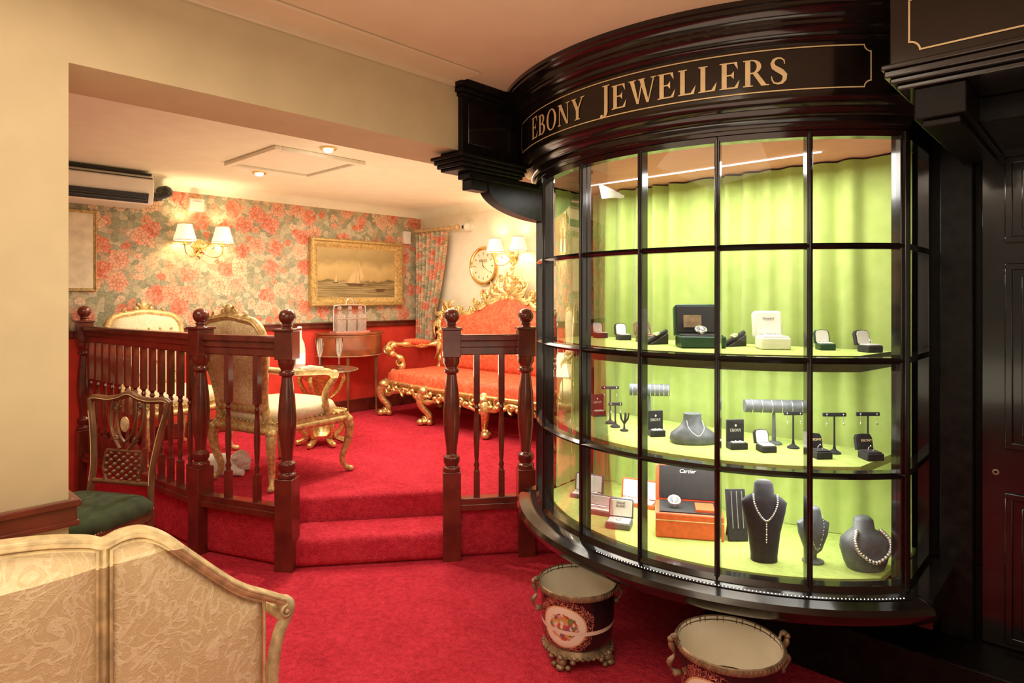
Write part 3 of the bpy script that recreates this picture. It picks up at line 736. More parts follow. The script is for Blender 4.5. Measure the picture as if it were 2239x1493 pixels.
cv=[(-.03,-.020,.085),(-.028,-.05,.06),(0,-.072,.038),(.028,-.05,.06),(.03,-.020,.085)]
bust(.707,2.50,Z2,0,[(0,.085,.06,0,0),(.012,.09,.065,0,0),(.035,.085,.055,0,0),(.06,.05,.04,0,.005),(.08,.035,.03,0,.01),(.11,.034,.028,0,.012)],M['grey'],cv,'low charcoal oval necklace display with a fine silver pendant',.002)
b1=bust(.893,2.27,Z3,-.15,[(0,.045,.035,0,.0),(.02,.045,.035,0,.0),(.10,.055,.032,0,.0),(.17,.072,.028,0,.0),(.205,.078,.024,0,0),(.222,.060,.024,0,.002),(.235,.035,.022,0,.004),(.27,.032,.02,0,.006),(.28,.022,.014,0,.006)],M['blackvelvet'],[(-.040,-.020,.235),(-.038,-.031,.205),(-.022,-.037,.17),(0,-.039,.150),(.022,-.037,.17),(.038,-.031,.205),(.040,-.020,.235)],'tall black velvet necklace bust with a jewelled drop necklace',.0038)
m=MB()
for k in range(9): m.blob((0,0,-.009*k),.0040 if k%2 else .003,0,8,6)
m.build('pendant',M['silver'],b1,(0,-.038,.147))
bust(1.0575,2.25,Z3,.0,[(0,.035,.03,0,0),(.006,.036,.03,0,0),(.012,.012,.012,0,0),(.03,.012,.012,0,0),(.045,.03,.02,0,0),(.10,.05,.028,0,0),(.14,.056,.026,0,0),(.155,.03,.022,0,0),(.185,.024,.02,0,0),(.195,.018,.014,0,0)],M['grey'],[(-.028,-.015,.165),(-.025,-.028,.12),(0,-.034,.055),(.025,-.028,.12),(.028,-.015,.165)],'slim charcoal necklace bust on a foot with a fine pendant chain',.0018)
bust(1.216,2.205,Z3,.1,[(0,.06,.045,0,0),(.02,.07,.05,0,0),(.07,.086,.052,0,0),(.10,.084,.046,0,0),(.12,.058,.038,0,.003),(.132,.034,.03,0,.006),(.162,.031,.027,0,.01),(.172,.022,.018,0,.01)],M['grey'],[(-.044,-.02,.132),(-.062,-.040,.105),(-.052,-.054,.070),(0,-.060,.040),(.052,-.054,.070),(.062,-.040,.105),(.044,-.02,.132)],'low charcoal necklace bust wearing a chunky diamond chain',.0075)
e=thing('chain_pad','upright black pad hung with fine silver chain bracelets','jewellery stand',(.862,2.46,Z3),.0)
m=MB(); m.box(0,0,.095,.075,.012,.19,rx=-.2); m.box(0,.03,.05,.05,.01,.10,rx=.3); m.build('pad',M['blackvelvet'],e,bevel=.002)
for i in range(3):
    m=MB(); m.tube([(-.02+.02*i,.002,.185),(-.02+.02*i,-.022,.05)],.0018,6); m.build('chain',M['silver'],e)
def big_box(X,Y,Z,rz,w,d,h,lh,out,inn,label,txt=None,name='watch_box',tilt=12,band=None,txs=.028,tm='lining',inset=.45,lt=.70,lout=None):
    e=thing(name,label,'watch box' if name=='watch_box' else 'case',(X,Y,Z),rz)
    m=MB(); m.box(0,0,h/2,w,d,h); m.build('base',M[out],e,bevel=.006 if h>.03 else .003)
    if band: m=MB(); m.box(0,-.001,h*.72,w+.003,d+.001,.003); m.build('gold_line',M['goldpaint'],e)
    m=MB(); m.box(0,0,h+.002,w*.88,d*.86,.006); m.build('tray',M[inn],e,bevel=.002)
    T=Matrix.Translation((0,d/2-.002,h))@Matrix.Rotation(math.radians(-tilt),4,'X')
    th=.035 if h>.03 else .012
    m=MB(); m.plate([(-w/2,0),(w/2,0),(w/2,lh*.9),(w/2*.9,lh),(-w/2*.9,lh),(-w/2,lh*.9)],0,th,0,T); m.build('lid',M[lout or out],e,bevel=.004 if h>.03 else .002)
    m=MB(); m.plate([(-w*inset,.008),(w*inset,.008),(w*inset,lh*.93),(-w*inset,lh*.93)],-.005,.001,0,T); m.build('lid_lining',M[inn],e,bevel=.002)
    if txt: textmesh(txt,txs,M[tm],'lettering',e,(0,d/2-.009+lh*lt*math.sin(math.radians(tilt)),h+lh*lt*math.cos(math.radians(tilt))),(pi/2-math.radians(tilt),0,0),shear=.3 if txt=='Cartier' else 0)
    return e
def watch(parent,x,y,z,r=.018,rx=.5):
    T=Matrix.Translation((x,y,z))@Matrix.Rotation(rx,4,'X')
    m=MB(); m.lathe([(r,-.004),(r*1.1,0),(r,.004),(.001,.004)],seg=24,T=T)
    m.build('watch_case',M['silver'],parent)
    m=MB(); m.lathe([(r*.8,.0045),(.001,.005)],seg=24,T=T); m.build('watch_dial',M['grey'],parent)
    m=MB(); m.tube([(x,y+.02*math.cos(t)+.002,z-.012+.022*math.sin(t)) for t in [k*2*pi/16 for k in range(16)]],.007,6,0,True,flat=.4); m.build('watch_bracelet',M['silver'],parent)
e=big_box(.700,2.54,Z3,-.22,.255,.17,.095,.150,'redbox','darkgap','open red leatherette watch box with dark interior and steel watch','Cartier',band=True,txs=.022,inset=.44,lt=.8)
watch(e,-.055,-.01,.125,.024); m=MB(); m.box(.06,-.02,.105,.07,.09,.01); m.build('booklet',M['redbox'],e)
e=big_box(.735,2.50,Z1,-.05,.17,.12,.045,.125,'greenbox','darkgap','open dark green lacquered watch box holding a steel watch'); watch(e,0,-.01,.07,.022)
m=MB(); m.box(-.02,.045,.10,.07,.004,.05,rx=-.2); m.build('booklet',M['bronze'],e)
e=big_box(.985,2.42,Z1,-.1,.105,.10,.045,.10,'lining','lining','open white watch box with bracelet inside','Chopard',name='bracelet_box',txs=.012,tm='bronze')
m=MB(); m.tube([(.03*math.cos(k*pi/8),-.0+.02*math.sin(k*pi/8),.055) for k in range(16)],.003,6,0,True); m.build('bracelet',M['silver'],e)
e=big_box(.435,2.60,Z3,-.35,.10,.075,.022,.078,'grey','lining','open white box with white lining and a ring','MONT\nBLANC',name='cufflink_box',txs=.012,tm='darkgap')
m=MB(); m.tube([(.012*math.cos(k*pi/8),.012*math.sin(k*pi/8),.030) for k in range(16)],.003,6,0,True); m.build('ring',M['silver'],e)
for X,Y,w_,lh,out,inn,lab in((.345,2.97,.14,.085,'grey','lining','open slim pen case with white lining'),(.38,2.76,.17,.050,'grey','lining','open long silver grey pen case with white lining'),(.56,2.86,.17,.09,'redbox','lining','open red rimmed case with white lining')):
    e=big_box(X,Y,Z3,-.5,w_,.06,.018,lh,out,inn,lab,name='pen_case',tilt=8)
    m=MB(); m.tube([(-.055,0,.028),(.055,0,.028)],.005,10); m.build('pen',M['silver'],e)
for X,Y,r in((.600,2.66,.5),(.885,2.55,.5)):
    e=thing('wristwatch','wristwatch with dark strap laid over a sloping stand','watch',(X,Y,Z1),r,'watches on stands')
    m=MB(); m.plate([(-.05,0),(.05,0),(.05,.045)],-.018,.018); m.build('stand',M['darkgap'],e,bevel=.002)
    m=MB(); m.tube([(-.06,0,.008),(-.03,0,.020),(0,0,.032),(.03,0,.043),(.055,0,.054)],.010,8,0,flat=.9); m.build('strap',M['darkgap'],e)
    T=Matrix.Translation((0,0,.040))@Matrix.Rotation(-.45,4,'Y'); m=MB(); m.lathe([(.015,0),(.016,.004),(.014,.007),(.001,.007)],seg=20,T=T); m.build('watch_case',M['silver'],e)

# ---------------------------------------------------------------- planters
def planter(X,Y,s,h,rz,mat,label):
    e=thing('jardiniere',label,'planter',(X,Y,0),rz,'porcelain jardinieres')
    R=s/2; z0=.062
    m=MB(); m.lathe([(R*.66,z0),(R*.78,z0+.006),(R*.85,z0+.022),(R*.885,z0+.05),(R*.905,z0+.10),(R*.925,h-.05),(R*.935,h-.012)],seg=48,cap=False); m.build('body',mat,e)
    m=MB(); m.lathe([(R*.93,h-.026),(R*.985,h-.022),(R*1.0,h-.012),(R*.99,h-.003),(R*.965,h),(R*.945,h-.004),(R*.93,h-.02)],seg=64,cap=False)
    for k in range(72):
        a=k*2*pi/72; m.blob((R*.99*math.cos(a),R*.99*math.sin(a),h-.012),(.004,.004,.008),0,6,4)
    m.build('rim',M['bronze'],e)
    m=MB(); m.lathe([(R*.945,h-.004),(R*.92,h-.03),(R*.90,z0+.08),(R*.82,z0+.04),(R*.6,z0+.02),(.001,z0+.018)],seg=48,cap=False); m.build('lining',M['porcelain'],e,normals=False)
    m=MB(); m.lathe([(R*.60,z0-.028),(R*.80,z0-.024),(R*.86,z0-.014),(R*.82,z0-.004),(R*.78,z0+.010),(R*.60,z0+.010)],seg=48)
    for k in range(40):
        a=k*2*pi/40; m.blob((R*.85*math.cos(a),R*.85*math.sin(a),z0-.014),(.008,.008,.007),0,6,4)
    m.build('base_ring',M['bronze'],e)
    for k in range(4):
        a=k*pi/2+pi/4; x,y=R*.80*math.cos(a),R*.80*math.sin(a); m=MB()
        m.blob((x,y,.030),(.022,.022,.020)); m.blob((x*1.10,y*1.10,.012),(.018,.018,.012)); m.blob((x*1.06,y*1.06,.044),(.014,.014,.012))
        for q in(-.22,.22): m.blob((R*.86*math.cos(a+q),R*.86*math.sin(a+q),.014),(.012,.012,.010),0,8,6); m.blob((R*.84*math.cos(a+q*1.6),R*.84*math.sin(a+q*1.6),.036),(.012,.012,.010),0,8,6)
        m.build('foot',M['bronze'],e)
    for sx in(-1,1):
        m=MB(); pts=spl([(sx*R*.93,0,h-.10),(sx*(R+.012),0,h-.09),(sx*(R+.024),0,h-.065),(sx*(R+.008),0,h-.04),(sx*(R+.018),0,h-.01),(sx*(R+.020),0,h+.012),(sx*(R+.002),0,h+.016),(sx*R*.97,0,h)],4)
        m.tube(pts,[.007+.003*math.sin(i*.9) for i in range(len(pts))],8); m.blob((sx*(R+.004),0,h-.10),.010); m.blob((sx*(R+.02),0,h+.008),.010); m.build('handle',M['bronze'],e)
planter(.258,2.52,.315,.292,.20,planter_mat('floral_porcelain',-.70,.165,.66,.080),'black porcelain jardiniere with rose medallion on bronze feet')
planter(.685,2.02,.335,.320,.05,planter_mat('floral_porcelain_large',-.75,.175,.66,.088),'larger black porcelain jardiniere with floral medallion and bronze handles')

# ---------------------------------------------------------------- foreground settee
st=thing('settee','carved antique gold settee in cream floral damask, seen from behind','settee',W(-1.368,.030,0),PHI+pi/2)
top=[(0,.985),(.12,.983),(.22,.972),(.29,.955),(.319,.943),(.35,.951),(.385,.948),(.42,.926),(.46,.886),(.56,.788),(.63,.742),(.672,.716)]
prof=[( -x,z) for x,z in top[::-1]][:-1]+top
sp=spl([(x,0,z) for x,z in prof],5)
def panel(x0,x1,name):
    inn=[(p[0],p[2]-.014) for p in sp if x0+.011<=p[0]<=x1-.011]
    poly=[(x0+.011,.30)]+[(x0+.011,inn[0][1])]+inn+[(x1-.011,inn[-1][1]),(x1-.011,.30)]
    out=[]
    for i in range(len(poly)):
        a,b=poly[i],poly[(i+1)%len(poly)]; n=max(1,int(math.hypot(b[0]-a[0],b[1]-a[1])/.03))
        for k in range(n): out.append((a[0]+(b[0]-a[0])*k/n,a[1]+(b[1]-a[1])*k/n))
    m=MB(); m.cushion(out,-.018,.010,steps=8); m.cushion(out,.05,.008,steps=6)
    m.build(name,M['damask'],st,ang=70)
    m=MB()
    m.tube([(x,-.010,z) for x,z in out],.003,6,0,True); m.build('piping',M['ivorygilt'],st)
panel(-.319,.319,'back_panel'); panel(.319,.636,'back_panel'); panel(-.636,-.319,'back_panel')
m=MB(); m.tube([(p[0],0,p[2]) for p in sp],.0115,12,0,flat=1.7)
m.tube([(p[0],-.017,p[2]+.005) for p in sp],.004,8,0)
for s_ in(-1,1):
    m.tube([(s_*.319,0,.94),(s_*.319,0,.30)],.009,10); m.tube([(s_*.319,-.009,.94),(s_*.319,-.009,.30)],.004,8)
    m.tube(spl([(s_*.668,0,.716),(s_*.682,.0,.700),(s_*.680,0,.675),(s_*.664,0,.645),(s_*.650,0,.58),(s_*.648,0,.48),(s_*.658,0,.38),(s_*.67,0,.26)],4),[.014,.016,.018,.019,.019,.018,.017,.016]+[.014]*28,10)
    m.spiral((s_*.676,-.014,.694),.015,1.2,s_,pi/2,.005)
m.box(0,.02,.29,1.32,.05,.07)
m.build('back_frame',M['ivorygilt'],st,ang=60)
m=MB(); m.box(0,.25,.32,1.28,.42,.08); m.build('seat_frame',M['ivorygilt'],st,bevel=.02)
m=MB(); m.box(0,.26,.39,1.20,.40,.11); m.build('seat_cushion',M['damask'],st,bevel=.04)
for s_ in(-1,1):
    m=MB(); m.tube(spl([(s_*.67,.0,.69),(s_*.68,.15,.67),(s_*.67,.32,.64),(s_*.66,.38,.60),(s_*.64,.40,.45),(s_*.63,.42,.34)],4),.016,8); m.build('arm',M['ivorygilt'],st)
    for yy in(.0,.43):
        m=MB(); m.tube(spl([(s_*.60,yy,.32),(s_*.63,yy,.22),(s_*.61,yy,.10),(s_*.63,yy,.02),(s_*.65,yy,.018)],4),[.035,.034,.033,.03,.028,.026,.024,.022,.02,.019,.018,.018,.018,.018,.018,.018,.018],8); m.build('leg',M['ivorygilt'],st)

# ---------------------------------------------------------------- gilt armchairs
def armchair(loc_,rz,label,backmat,frontmat,tuft=False):
    e=thing('armchair',label,'armchair',loc_,rz,'gilt armchairs')
    def cab(x,y,sx,sy):
        m=MB(); pts=spl([(x,y,.36),(x+sx*.025,y+sy*.025,.30),(x+sx*.02,y+sy*.02,.2),(x-sx*.005,y-sy*.005,.09),(x+sx*.01,y+sy*.01,.03),(x+sx*.03,y+sy*.03,.018)],4)
        n=len(pts); m.tube(pts,[(.036-.022*min(1,i/(n*.75))) if i<n*.8 else .018 for i in range(n)],8); m.blob(pts[-1],(.022,.022,.018)); m.blob((x+sx*.02,y+sy*.02,.33),(.034,.034,.03)); m.build('leg',M['gilt'],e)
    for x,y in((-.29,-.27),(.29,-.27),(-.23,.24),(.23,.24)): cab(x,y,math.copysign(1,x),math.copysign(1,y))
    sp_=spl([(-.31,-.27,0),(-.16,-.315,0),(0,-.33,0),(.16,-.315,0),(.31,-.27,0),(.29,0,0),(.25,.25,0),(0,.27,0),(-.25,.25,0),(-.29,0,0)],4,True)
    m=MB(); m.prism([(p[0],p[1]) for p in sp_],.32,.385); m.tube([(p[0],p[1],.345) for p in sp_],.02,8,0,True)
    for k in(-1,1): m.spiral((k*.05,-.335,.335),.04,1.2,k,pi/2,.010)
    for i in range(0,len(sp_)): 
        for q in (0,.5):
            a=Vector(sp_[i]).lerp(Vector(sp_[(i+1)%len(sp_)]),q); m.blob((a[0]*1.0,a[1]*1.0,.39),.008,0,6,4)
    m.build('seat_frame',M['gilt'],e,ang=60)
    m=MB()
    secs=[(.38,.285,.275,0,-.02),(.42,.30,.285,0,-.02),(.45,.285,.27,0,-.02),(.47,.24,.23,0,-.02),(.482,.14,.14,0,-.02),(.485,.03,.03,0,-.02)]
    m.loft(secs,36,0,3.2); m.build('seat_cushion',M[frontmat],e,ang=80)
    half=[(.20,.46),(.205,.55),(.235,.68),(.265,.80),(.262,.90),(.215,.965),(.12,.985),(0,1.0)]
    out=half+[(-x,z) for x,z in half[::-1][1:]]
    rake=lambda z:.25+.16*(z-.40)
    sp2=spl([(x,0,z) for x,z in out],4)
    pts=[(p[0],rake(p[2]),p[2]) for p in sp2]
    m=MB(); m.tube(pts,.024,10); m.tube([pts[0],pts[-1]],.022,8)
    for s_ in(-1,1): m.tube([(s_*.20,rake(.46),.46),(s_*.22,.245,.34)],.024,8)
    for s_ in(-1,1):
        m.spiral((s_*.05,rake(1.0),1.025),.034,1.3,s_,pi/2,.011); m.spiral((s_*.13,rake(1.0),1.0),.026,1.2,-s_,pi/2,.009); m.spiral((s_*.24,rake(.93),.94),.026,1.2,s_,0,.010)
    m.blob((0,rake(1.03),1.04),(.03,.02,.035)); 
    m.tube([(p[0],p[1]+.02,p[2]) for p in pts],.008,6)
    m.build('back_frame',M['gilt'],e,ang=60)
    inner=[(p[0]*.93,(p[2]-.73)*.95+.73) for p in sp2]
    sh=Matrix(((1,0,0,0),(0,1,.16,.25-.064),(0,0,1,0),(0,0,0,1)))
    m=MB(); m.cushion(inner,-.055,0,steps=8,T=sh)
    m.build('back_cushion',M[frontmat],e,ang=80)
    if tuft:
        m=MB()
        for r in range(5):
            for c in range(-2,3):
                x=c*.085+(.042 if r%2 else 0); z=.56+r*.08
                if abs(x)<.2: m.blob((x,rake(z)-.054,z),(.010,.008,.010),0,8,6)
        m.build('upholstery_buttons',M['gilt'],e,ang=80)
    m=MB(); m.cushion(inner,.03,0,steps=8,T=sh); m.build('back_cover',M[backmat],e,ang=80)
    for s_ in(-1,1):
        m=MB(); p=spl([(s_*.24,rake(.70),.70),(s_*.29,.15,.675),(s_*.315,.02,.665),(s_*.325,-.10,.655),(s_*.33,-.155,.62),(s_*.315,-.13,.575),(s_*.30,-.10,.50),(s_*.30,-.13,.38)],5)
        m.tube(p,.020,8); m.blob((s_*.33,-.15,.635),(.028,.03,.028)); m.build('arm',M['gilt'],e,ang=60)
        m=MB(); m.tube([(s_*.30,.10,.683),(s_*.313,.03,.686),(s_*.322,-.06,.676)],[.014,.021,.014],10); m.build('arm_pad',M[frontmat],e)
    return e
armchair(W(-3.80,1.92,ZP),PHI+pi+math.radians(13.7),'giltwood armchair with gold scroll damask back and cream seat','golddamask','creamsilk')
armchair(W(-4.88,1.66,ZP),PHI+math.radians(101),'giltwood armchair with buttoned cream upholstery beside the papered wall','creamsilk','creamsilk',True)

# ---------------------------------------------------------------- dark side chair
def dining(loc_,rz,label):
    e=thing('side_chair',label,'chair',loc_,rz)
    tp=[(-.24,-.22),(.24,-.22),(.20,.20),(-.20,.20)]
    m=MB(); m.prism(tp,.39,.445); m.build('seat_frame',M['walnut'],e,bevel=.006)
    m=MB(); m.loft([(.44,.235,.21,0,-.005),(.47,.24,.215,0,-.005),(.50,.215,.19,0,-.005),(.518,.12,.11,0,-.005),(.522,.02,.02,0,-.005)],36,0,5); m.build('seat',M['greenvelvet'],e,ang=80)
    m=MB()
    for x in[-.22+.015*i for i in range(30)]: m.blob((x,-.224,.442),.005,0,6,4)
    for y in[-.2+.015*i for i in range(27)]:
        f=.24-.04*(y+.22)/.42; m.blob((f+.002,y,.442),.005,0,6,4); m.blob((-f-.002,y,.442),.005,0,6,4)
    m.build('nail_trim',M['brass'],e)
    for s_ in(-1,1):
        m=MB(); m.tube([(s_*.215,-.20,.39),(s_*.215,-.20,.3),(s_*.215,-.20,.0)],[.022,.022,.013],4); m.build('leg',M['walnut'],e)
        m=MB(); m.tube([(s_*.185,.19,.42),(s_*.185,.20,.2),(s_*.19,.26,.0)],[.02,.02,.015],4); m.build('leg',M['walnut'],e)
    rk=lambda z:.20+.12*(z-.43)
    m=MB()
    for s_ in(-1,1): m.tube(spl([(s_*x,rk(z),z) for x,z in((.185,.40),(.170,.52),(.168,.62),(.190,.76),(.215,.86),(.225,.915))],4),.014,8,flat=1.1)
    sp_=spl([(-.232,rk(.92),.905),(-.20,rk(.93),.920),(-.12,rk(.93),.916),(-.06,rk(.93),.925),(0,rk(.93),.945),(.06,rk(.93),.925),(.12,rk(.93),.916),(.20,rk(.93),.920),(.232,rk(.92),.905)],4); m.tube(sp_,.016,8,flat=.9)
    m.tube([(-.17,rk(.54),.54),(.17,rk(.54),.54)],.011,8)
    m.build('backrest',M['walnut'],e,ang=60)
    m=MB()
    m.tube([(p[0],p[1]-.016,p[2]) for p in sp_[2:-2]],.0016,5)
    for s_ in(-1,1): m.tube(spl([(s_*x,rk(z)-.017,z) for x,z in((.170,.54),(.168,.62),(.190,.76),(.215,.86))],4),.0016,5)
    m.build('inlay_line',M['goldpaint'],e)
    m=MB()
    for s_ in(-1,1):
        m.tube(spl([(s_*.085,rk(.9),.915),(s_*.095,rk(.86),.86),(s_*.085,rk(.78),.78),(s_*.05,rk(.72),.72),(s_*.025,rk(.69),.69)],4),.008,6)
        m.tube(spl([(s_*.045,rk(.9),.925),(s_*.055,rk(.8),.84),(s_*.035,rk(.75),.76),(0,rk(.72),.72)],4),.006,6)
        m.spiral((s_*.065,rk(.88),.885),.018,1.2,s_,0,.005); m.spiral((s_*.055,rk(.72),.735),.016,1.2,-s_,0,.005)
        m.tube([(s_*.10,rk(.66),.675),(s_*.11,rk(.6),.60),(s_*.085,rk(.54),.545)],.007,6)
    for r in range(8):
        wr=.095; z=.552+r*.0165
        for c in range(-4,5):
            if (r+c)%2==0: m.blob((c*wr/4,rk(z),z),(.0105,.010,.0105),0,6,4)
    m.tube([(-.10,rk(.68),.682),(.10,rk(.68),.682)],.006,6)
    m.build('carved_splat',M['walnut'],e,ang=60)
    m=MB(); T=Matrix.Translation((0,rk(.80)-.008,.805))@Matrix.Rotation(pi/2,4,'X'); m.lathe([(.024,0),(.024,.004),(.019,.006),(.001,.007)],seg=24,T=T,sy=1.5); m.build('medallion',M['ivorygilt'],e)
dining(W(-3.262,.745,0),PHI+math.radians(28.7),'dark carved mahogany side chair with green velvet seat beside the railing')
def sofa():
    e=thing('sofa','ornate gilded rococo sofa upholstered in orange red damask','sofa',W(-3.97,4.28,ZP),PHI)
    L=1.0; F=-.70
    top_=spl([(-L,F+.02,0),(-.5,F-.02,0),(0,F-.05,0),(.5,F-.02,0),(L,F+.02,0),(L-.03,-.35,0),(L-.06,-.12,0),(0,-.10,0),(-L+.06,-.12,0),(-L+.03,-.35,0)],5,True)
    P=[(p[0],p[1]) for p in top_]
    m=MB(); m.prism(P,.27,.34); m.build('seat_frame',M['gold'],e,bevel=.01)
    m=MB(); vs=[];n=len(P); cx,cy=0,-.38
    for q,z in((1,.33),(1.0,.375),(.985,.405),(.95,.425),(.85,.435),(.5,.445),(.05,.448)): vs+= [(cx+(x-cx)*q,cy+(y-cy)*q,z) for x,y in P]
    fs=[(k*n+i,k*n+(i+1)%n,(k+1)*n+(i+1)%n,(k+1)*n+i) for k in range(6) for i in range(n)]+[tuple(6*n+i for i in range(n))]
    m.add(vs,fs); m.build('seat_cushion',M['reddamask'],e,ang=80,normals=True)
    m=MB()
    fr=lambda x:F-.05+.07*abs(x/L)**2-.01
    N=60; pts=[]
    for i in range(N+1):
        x=-L+2*L*i/N; pts.append((x,fr(x)-.005,.245+.035*math.cos(x*pi*3.0)))
    m.tube(pts,[.022+.008*math.sin(i*1.3) for i in range(N+1)],8)
    m.tube([(x,y-.004,.325) for x,y,z in pts],.016,8)
    for i in range(15):
        x=-L+.07+(2*L-.14)*i/14; s_=1 if i%2 else -1; z=.275+.01*s_
        m.spiral((x,fr(x)-.025,z),.042,1.3,s_,pi/2*s_,.012); m.blob((x+.06,fr(x)-.02,.255),(.028,.018,.018),0,8,6)
    for k in range(7): a=pi*(k/6)+pi; m.tube([(0,fr(0)-.02,.28),(.05*math.cos(a),fr(0)-.03,.27+.05*math.sin(a)),(.08*math.cos(a),fr(0)-.02,.27+.08*math.sin(a))],[.012,.013,.006],6)
    for s_ in(-1,1):
        m.tube([(s_*L,F+.02,.30),(s_*(L-.02),-.35,.27),(s_*(L-.05),-.1,.30)],.03,8)
        for k in range(4): m.spiral((s_*(L+.01),-.15-.15*k,.28),.04,1.2,1,0,.011,plane='yz')
    m.build('apron_carving',M['gold'],e,ang=60)
    def leg(x,y,sx,sy):
        m=MB(); pts=spl([(x,y,.32),(x+sx*.055,y+sy*.05,.25),(x+sx*.05,y+sy*.045,.17),(x-sx*.0,y,.09),(x+sx*.01,y+sy*.01,.04),(x+sx*.06,y+sy*.05,.03)],4)
        n=len(pts); m.tube(pts,[.05-.028*min(1,i/(n*.7)) for i in range(n)],8)
        m.blob(pts[-1],(.035,.035,.03)); m.spiral((x+sx*.06,y-.03,.26),.045,1.3,sx,0,.013); m.spiral((x+sx*.05,y-.02,.05),.03,1.2,-sx,0,.010); m.blob((x+sx*.03,y+sy*.04,.30),(.05,.045,.04)); m.blob((x,y,.03),(.03,.03,.03))
        m.build('leg',M['gold'],e,ang=60)
    for x in(-L+.02,-.34,.34,L-.02): leg(x,F+.02 if abs(x)>.5 else F-.02,math.copysign(1,x),-1)
    for x in(-L+.1,L-.1): leg(x,-.12,math.copysign(1,x),.3)
    half=[(0,1.10),(.15,1.095),(.28,1.05),(.40,.985),(.55,.95),(.70,.965),(.82,.96),(.90,.90),(.91,.80),(.88,.68),(.86,.52),(.86,.42)]
    out=[(-x,z) for x,z in half[::-1][:-1]]+half
    sp2=spl([(x,0,z) for x,z in out],5)
    tl=lambda z:-.16+.13*(z-.42)
    m=MB()
    dens=[(p[0]*.985,(p[2]-.75)*.98+.75) for p in sp2]+[(x,.43) for x in(.6,.3,0,-.3,-.6)]
    sh=Matrix(((1,0,0,0),(0,1,.13,-.16-.0546),(0,0,1,0),(0,0,0,1)))
    m.cushion(dens,-.06,0,steps=8,T=sh); m.cushion(dens,.03,0,steps=4,T=sh); m.build('back_cushion',M['reddamask'],e,ang=80)
    m=MB(); pts=[(p[0],tl(p[2]),p[2]) for p in sp2]; m.tube(pts,[.028+.008*math.sin(i*1.7) for i in range(len(pts))],8)
    for i in range(4,len(pts)-4,3):
        p=pts[i]; s_=1 if p[0]>0 else -1
        if p[2]>.62:
            m.spiral((p[0],p[1]-.015,p[2]+.025),.036,1.3,s_*(1 if i%2 else -1),pi/2,.012); m.blob((p[0]+.02*s_,p[1]-.02,p[2]+.005),(.026,.018,.02),0,8,6)
    cz=1.13
    def leaf(x0,z0,x1,z1,cv_,r=.02):
        dx_,dz_=x1-x0,z1-z0; mx,mz=(x0+x1)/2-dz_*cv_,(z0+z1)/2+dx_*cv_
        m.tube(spl([(x0,tl(z0)-.02,z0),(mx,tl(mz)-.04,mz),(x1,tl(z1)-.02,z1)],5),[r*.6,r*.85,r,r*1.1,r*1.1,r,r*.85,r*.65,r*.45,r*.3,.003],7,flat=.6)
    for s_ in(-1,1):
        leaf(0,cz,s_*.06,cz+.24,.2*s_,.026); leaf(0,cz,s_*.14,cz+.20,-.25*s_,.028); leaf(s_*.05,cz,s_*.24,cz+.13,-.3*s_,.028); leaf(s_*.1,cz-.02,s_*.34,cz+.06,-.35*s_,.028); leaf(s_*.25,cz-.05,s_*.46,cz-.04,-.35*s_,.026)
        leaf(s_*.45,.97,s_*.62,1.05,-.3*s_,.02)
        m.spiral((s_*.15,tl(cz)-.03,cz+.07),.06,1.5,s_,0,.018); m.spiral((s_*.30,tl(cz)-.03,cz+.0),.055,1.4,-s_,0,.016); m.spiral((s_*.42,tl(cz)-.03,cz-.06),.045,1.4,s_,0,.014)
        m.spiral((s_*.08,tl(cz)-.03,cz+.15),.04,1.4,-s_,0,.013)
        m.spiral((s_*.84,tl(1.0)-.02,1.01),.055,1.5,s_,0,.016); m.spiral((s_*.74,tl(1.0)-.02,1.0),.04,1.3,-s_,pi,.014); leaf(s_*.80,.98,s_*.93,1.09,.2*s_,.022); leaf(s_*.78,1.0,s_*.70,1.08,-.2*s_,.02); leaf(s_*.88,.96,s_*.99,1.0,-.3*s_,.022)
        m.spiral((s_*.93,tl(.85)-.02,.86),.04,1.3,-s_,0,.014); m.spiral((s_*.92,tl(.6)-.02,.66),.045,1.3,s_,0,.014)
        leaf(s_*.90,.9,s_*.95,.72,.25*s_,.022); leaf(s_*.90,.7,s_*.93,.5,-.25*s_,.024)
    m.blob((0,tl(1.3)-.02,1.30),(.045,.03,.055)); m.blob((0,tl(1.2)-.03,1.20),(.06,.035,.05)); m.blob((0,tl(1.4),1.37),(.022,.018,.03))
    m.build('back_frame_carving',M['gold'],e,ang=60)
    for s_ in(-1,1):
        m=MB(); p=spl([(s_*.90,-.13,.66),(s_*.96,-.25,.64),(s_*1.0,-.40,.645),(s_*1.02,-.55,.66),(s_*1.03,-.63,.64),(s_*1.01,-.66,.59),(s_*.98,-.60,.56),(s_*.95,-.54,.50),(s_*.97,-.56,.42),(s_*1.0,-.64,.35)],5)
        m.tube(p,[.026+.008*math.sin(i*1.2) for i in range(len(p))],8)
        m.spiral((s_*1.03,-.62,.63),.06,1.5,1,0,.018,plane='yz'); m.spiral((s_*.99,-.56,.50),.045,1.4,-1,0,.014,plane='yz'); m.spiral((s_*1.0,-.62,.40),.045,1.4,1,pi,.014,plane='yz')
        m.spiral((s_*1.03,-.67,.62),.05,1.4,s_,0,.016); m.blob((s_*1.0,-.45,.66),(.03,.06,.03)); m.blob((s_*.97,-.3,.65),(.026,.05,.026))
        m.build('arm',M['gold'],e,ang=60)
        m=MB(); m.tube([(s_*.955,-.22,.665),(s_*.985,-.35,.675),(s_*1.005,-.48,.685)],[.025,.036,.024],10); m.build('arm_pad',M['reddamask'],e)
sofa()

